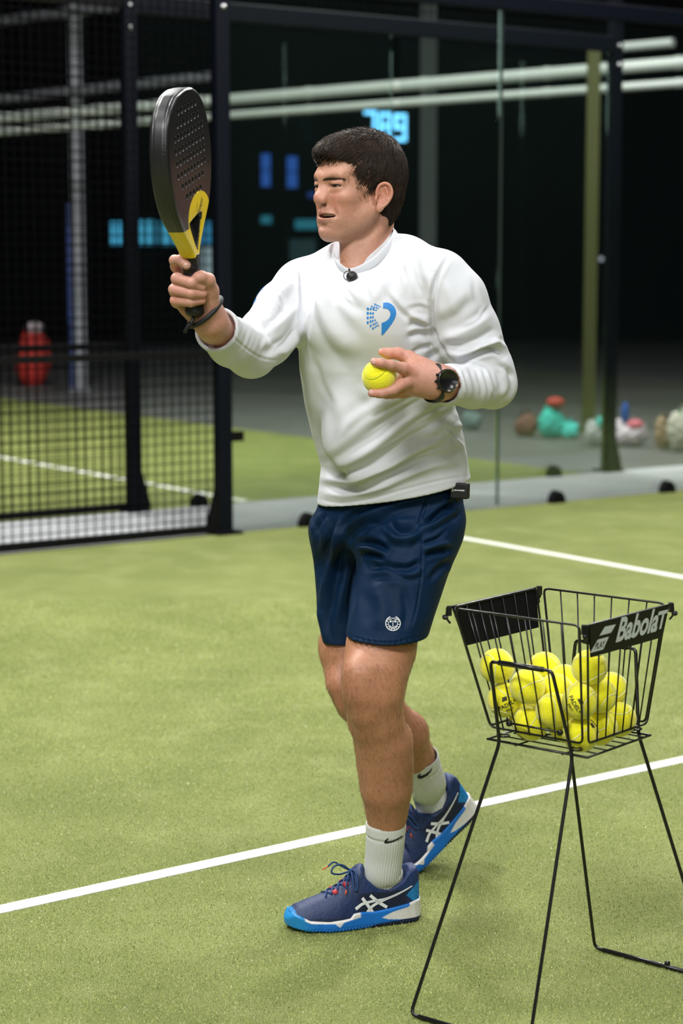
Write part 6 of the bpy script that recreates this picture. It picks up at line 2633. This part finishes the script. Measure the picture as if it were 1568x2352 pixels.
mic = MB()
mc = A3(808, 636, 4.094)
mic.lathe([(0.0, -0.0118)] + [(0.0118 * math.sin(t), -0.0118 * math.cos(t)) for t in np.linspace(0.2, 2.94, 12)] + [(0, 0.0118)], mc, seg=20)
mic_o = mic.build('microphone', M_rubber, person, True)
mic_o['label'] = 'small black clip-on microphone at the collar'
cl = MB()
cl.tube([A3(801, 618, 4.104), A3(805, 628, 4.096)], 0.0022, 8)
cl.tube([A3(797 + 8 * math.cos(t), 633 + 10 * math.sin(t), 4.098) for t in np.linspace(0, 6.283, 18)[:-1]], 0.0008, 6, closed=True)
cl.build('microphone_clip', M_rubber, mic_o, True)
bp_c = A3(1056, 1127, 4.14)
BPR = frame(V3(0.93, -0.36, 0), V3(0.05, 0.02, 1))
bpk = MB().box(bp_c, (0.040, 0.018, 0.034), BPR).build('transmitter', M_rubber, person)
bpk['label'] = 'small black transmitter clipped at the back of the waistband'
bevel(bpk, 0.004, 3)
tv, tf = text_polys('SENNHEISER', 0.0042, bold=0.0001)
lay('lettering', tv, tf, M_white_print, bpk, bp_c - BPR[:, 1] * 0.0092 - BPR[:, 0] * 0.010 + V3(0, 0, 0.000), BPR[:, 0], V3(0, 0, 1), -BPR[:, 1], 0.0004)
tv, tf = text_polys('Z', 0.007, bold=0.0002)
lay('lettering', tv, tf, M_white_print, bpk, bp_c - BPR[:, 1] * 0.0092 - BPR[:, 0] * 0.0155 - V3(0, 0, 0.001), BPR[:, 0], V3(0, 0, 1), -BPR[:, 1], 0.0004)
MB().tube(spline([A3(1040, 1118, 4.15), A3(1046, 1140, 4.155), A3(1052, 1152, 4.16)], 5), 0.004, 8).build('belt_clip', M_rubber, bpk, True)

M_nail = mat('fingernail', (0.70, 0.42, 0.36), 0.25)
for cx_, cy_, rx_, ry_, dy_ in ((428, 610, 6.5, 5.5, 3.78), (857, 830, 5.5, 5.5, 3.88), (851, 900, 5.0, 4.5, 3.89)):
    nl_ = px_decal('fingernail', [disc(cx_, cy_, rx_, ry_, 18)], dy_, (V_, F_), M_nail, person, 0.0005, 1.2, 0.12)

# ================================================================== bags on the hall floor, right and left background
def bag(name, label, px0, px1, top, foot, color, cat, parts=(), n_l=3, seed=1, rough=0.8, squash=0.5, ypx=None):
    rg = np.random.default_rng(seed)
    g0 = ground((px0 + px1) / 2, foot)
    Yd = g0[1]
    sc = Yd / FPX
    W, H_ = (px1 - px0) * sc, (foot - top) * sc
    e = empty(name, g0)
    lumps = [((rg.uniform(-0.28, 0.28) * W, rg.uniform(-0.1, 0.1) * W, H_ * rg.uniform(0.3, 0.6)), (W * rg.uniform(0.22, 0.36), W * rg.uniform(0.2, 0.3), H_ * rg.uniform(0.3, 0.42))) for _ in range(n_l)]

    def sd(p):
        d = ell(p, (0, 0, H_ * 0.34), (W * 0.5, W * 0.33, H_ * 0.40))
        for c_, r_ in lumps:
            d = smin(d, ell(p, c_, r_), 0.04)
        d = d + 0.006 * np.sin(p[0] * 60 + 3 * np.sin(p[2] * 40)) * np.sin(p[2] * 50)
        return smax(smax(d, -p[2] + 0.0, 0.01), p[2] - H_, 0.03)
    v, f = surfnet(sd, (-W * 0.75, -W * 0.5, -0.03), (W * 0.75, W * 0.5, H_ * 1.1), max(W, H_) / 34, 1)
    obj('cloth_body', v + g0, f, mat(name + '_cloth', color, rough), e, True)
    hd = MB()
    hd.tube(spline([g0 + V3(-W * 0.2, -W * 0.1, H_ * 0.8), g0 + V3(-W * 0.12, -W * 0.12, H_ * 0.98), g0 + V3(W * 0.12, -W * 0.12, H_ * 0.98), g0 + V3(W * 0.2, -W * 0.1, H_ * 0.8)], 5), 0.008, 8)
    hd.build('carry_handle', mat(name + '_strap', tuple(0.4 * k for k in color), 0.8), e, True)
    for (nm, dx, dz, rx, rz, colr) in parts:
        def s2(p, dx=dx, dz=dz, rx=rx, rz=rz):
            return ell(p, (dx * W, -W * 0.12, dz * H_), (rx * W, rx * W * 0.8, rz * H_))
        v, f = surfnet(s2, (-W, -W, -0.02), (W, W * 0.7, H_ * 1.5), max(W, H_) / 26, 1)
        obj(nm, v + g0, f, mat(name + '_' + nm, colr, rough), e, True)
    return tag(e, label, cat)


bag('sports_bag', 'teal green sports bag with a red bundle on top, right background', 1236, 1300, 922, 1004, (0.035, 0.42, 0.34), 'bag', [('red_towel', 0.08, 0.98, 0.34, 0.16, (0.35, 0.04, 0.03))], seed=2)
bag('cloth_bundle', 'small teal bundle lying right of the teal sports bag', 1290, 1328, 962, 1005, (0.05, 0.48, 0.42), 'bundle', seed=5)
bag('sports_bag', 'pale bag with a teal top standing at the left of the corner post', 1346, 1392, 958, 1022, (0.40, 0.42, 0.42), 'bag', [('teal_towel', 0.2, 0.8, 0.3, 0.25, (0.04, 0.45, 0.38))], seed=7)
bag('sports_bag', 'white and pink bag right of the corner post', 1406, 1482, 958, 1022, (0.52, 0.46, 0.50), 'bag', [('pink_cloth', 0.15, 0.72, 0.28, 0.22, (0.5, 0.12, 0.16)), ('blue_bottle', -0.15, 1.15, 0.13, 0.42, (0.01, 0.07, 0.30))], seed=9)
bag('paper_bag', 'tan bag at the right edge, left of the green-striped one', 1506, 1540, 950, 1030, (0.30, 0.21, 0.13), 'bag', seed=11)
bag('sports_bag', 'pale bag with a green stripe at the right edge', 1532, 1610, 930, 1034, (0.50, 0.48, 0.40), 'bag', [('green_band', -0.12, 0.5, 0.20, 0.42, (0.01, 0.16, 0.04))], seed=13)
bag('cloth_bundle', 'dark reddish bundle left of the teal sports bag', 1180, 1232, 940, 1000, (0.13, 0.055, 0.04), 'bundle', seed=15)
bag('cloth_bundle', 'dim pale bundle close to the right elbow side of the jersey', 1060, 1105, 940, 985, (0.12, 0.17, 0.17), 'bundle', seed=17)
bag('sports_bag', 'red bag with a pale top behind the mesh at the left', 36, 112, 748, 884, (0.36, 0.018, 0.012), 'bag', [('pale_top', 0.12, 0.96, 0.3, 0.10, (0.5, 0.42, 0.45))], n_l=4, seed=21)
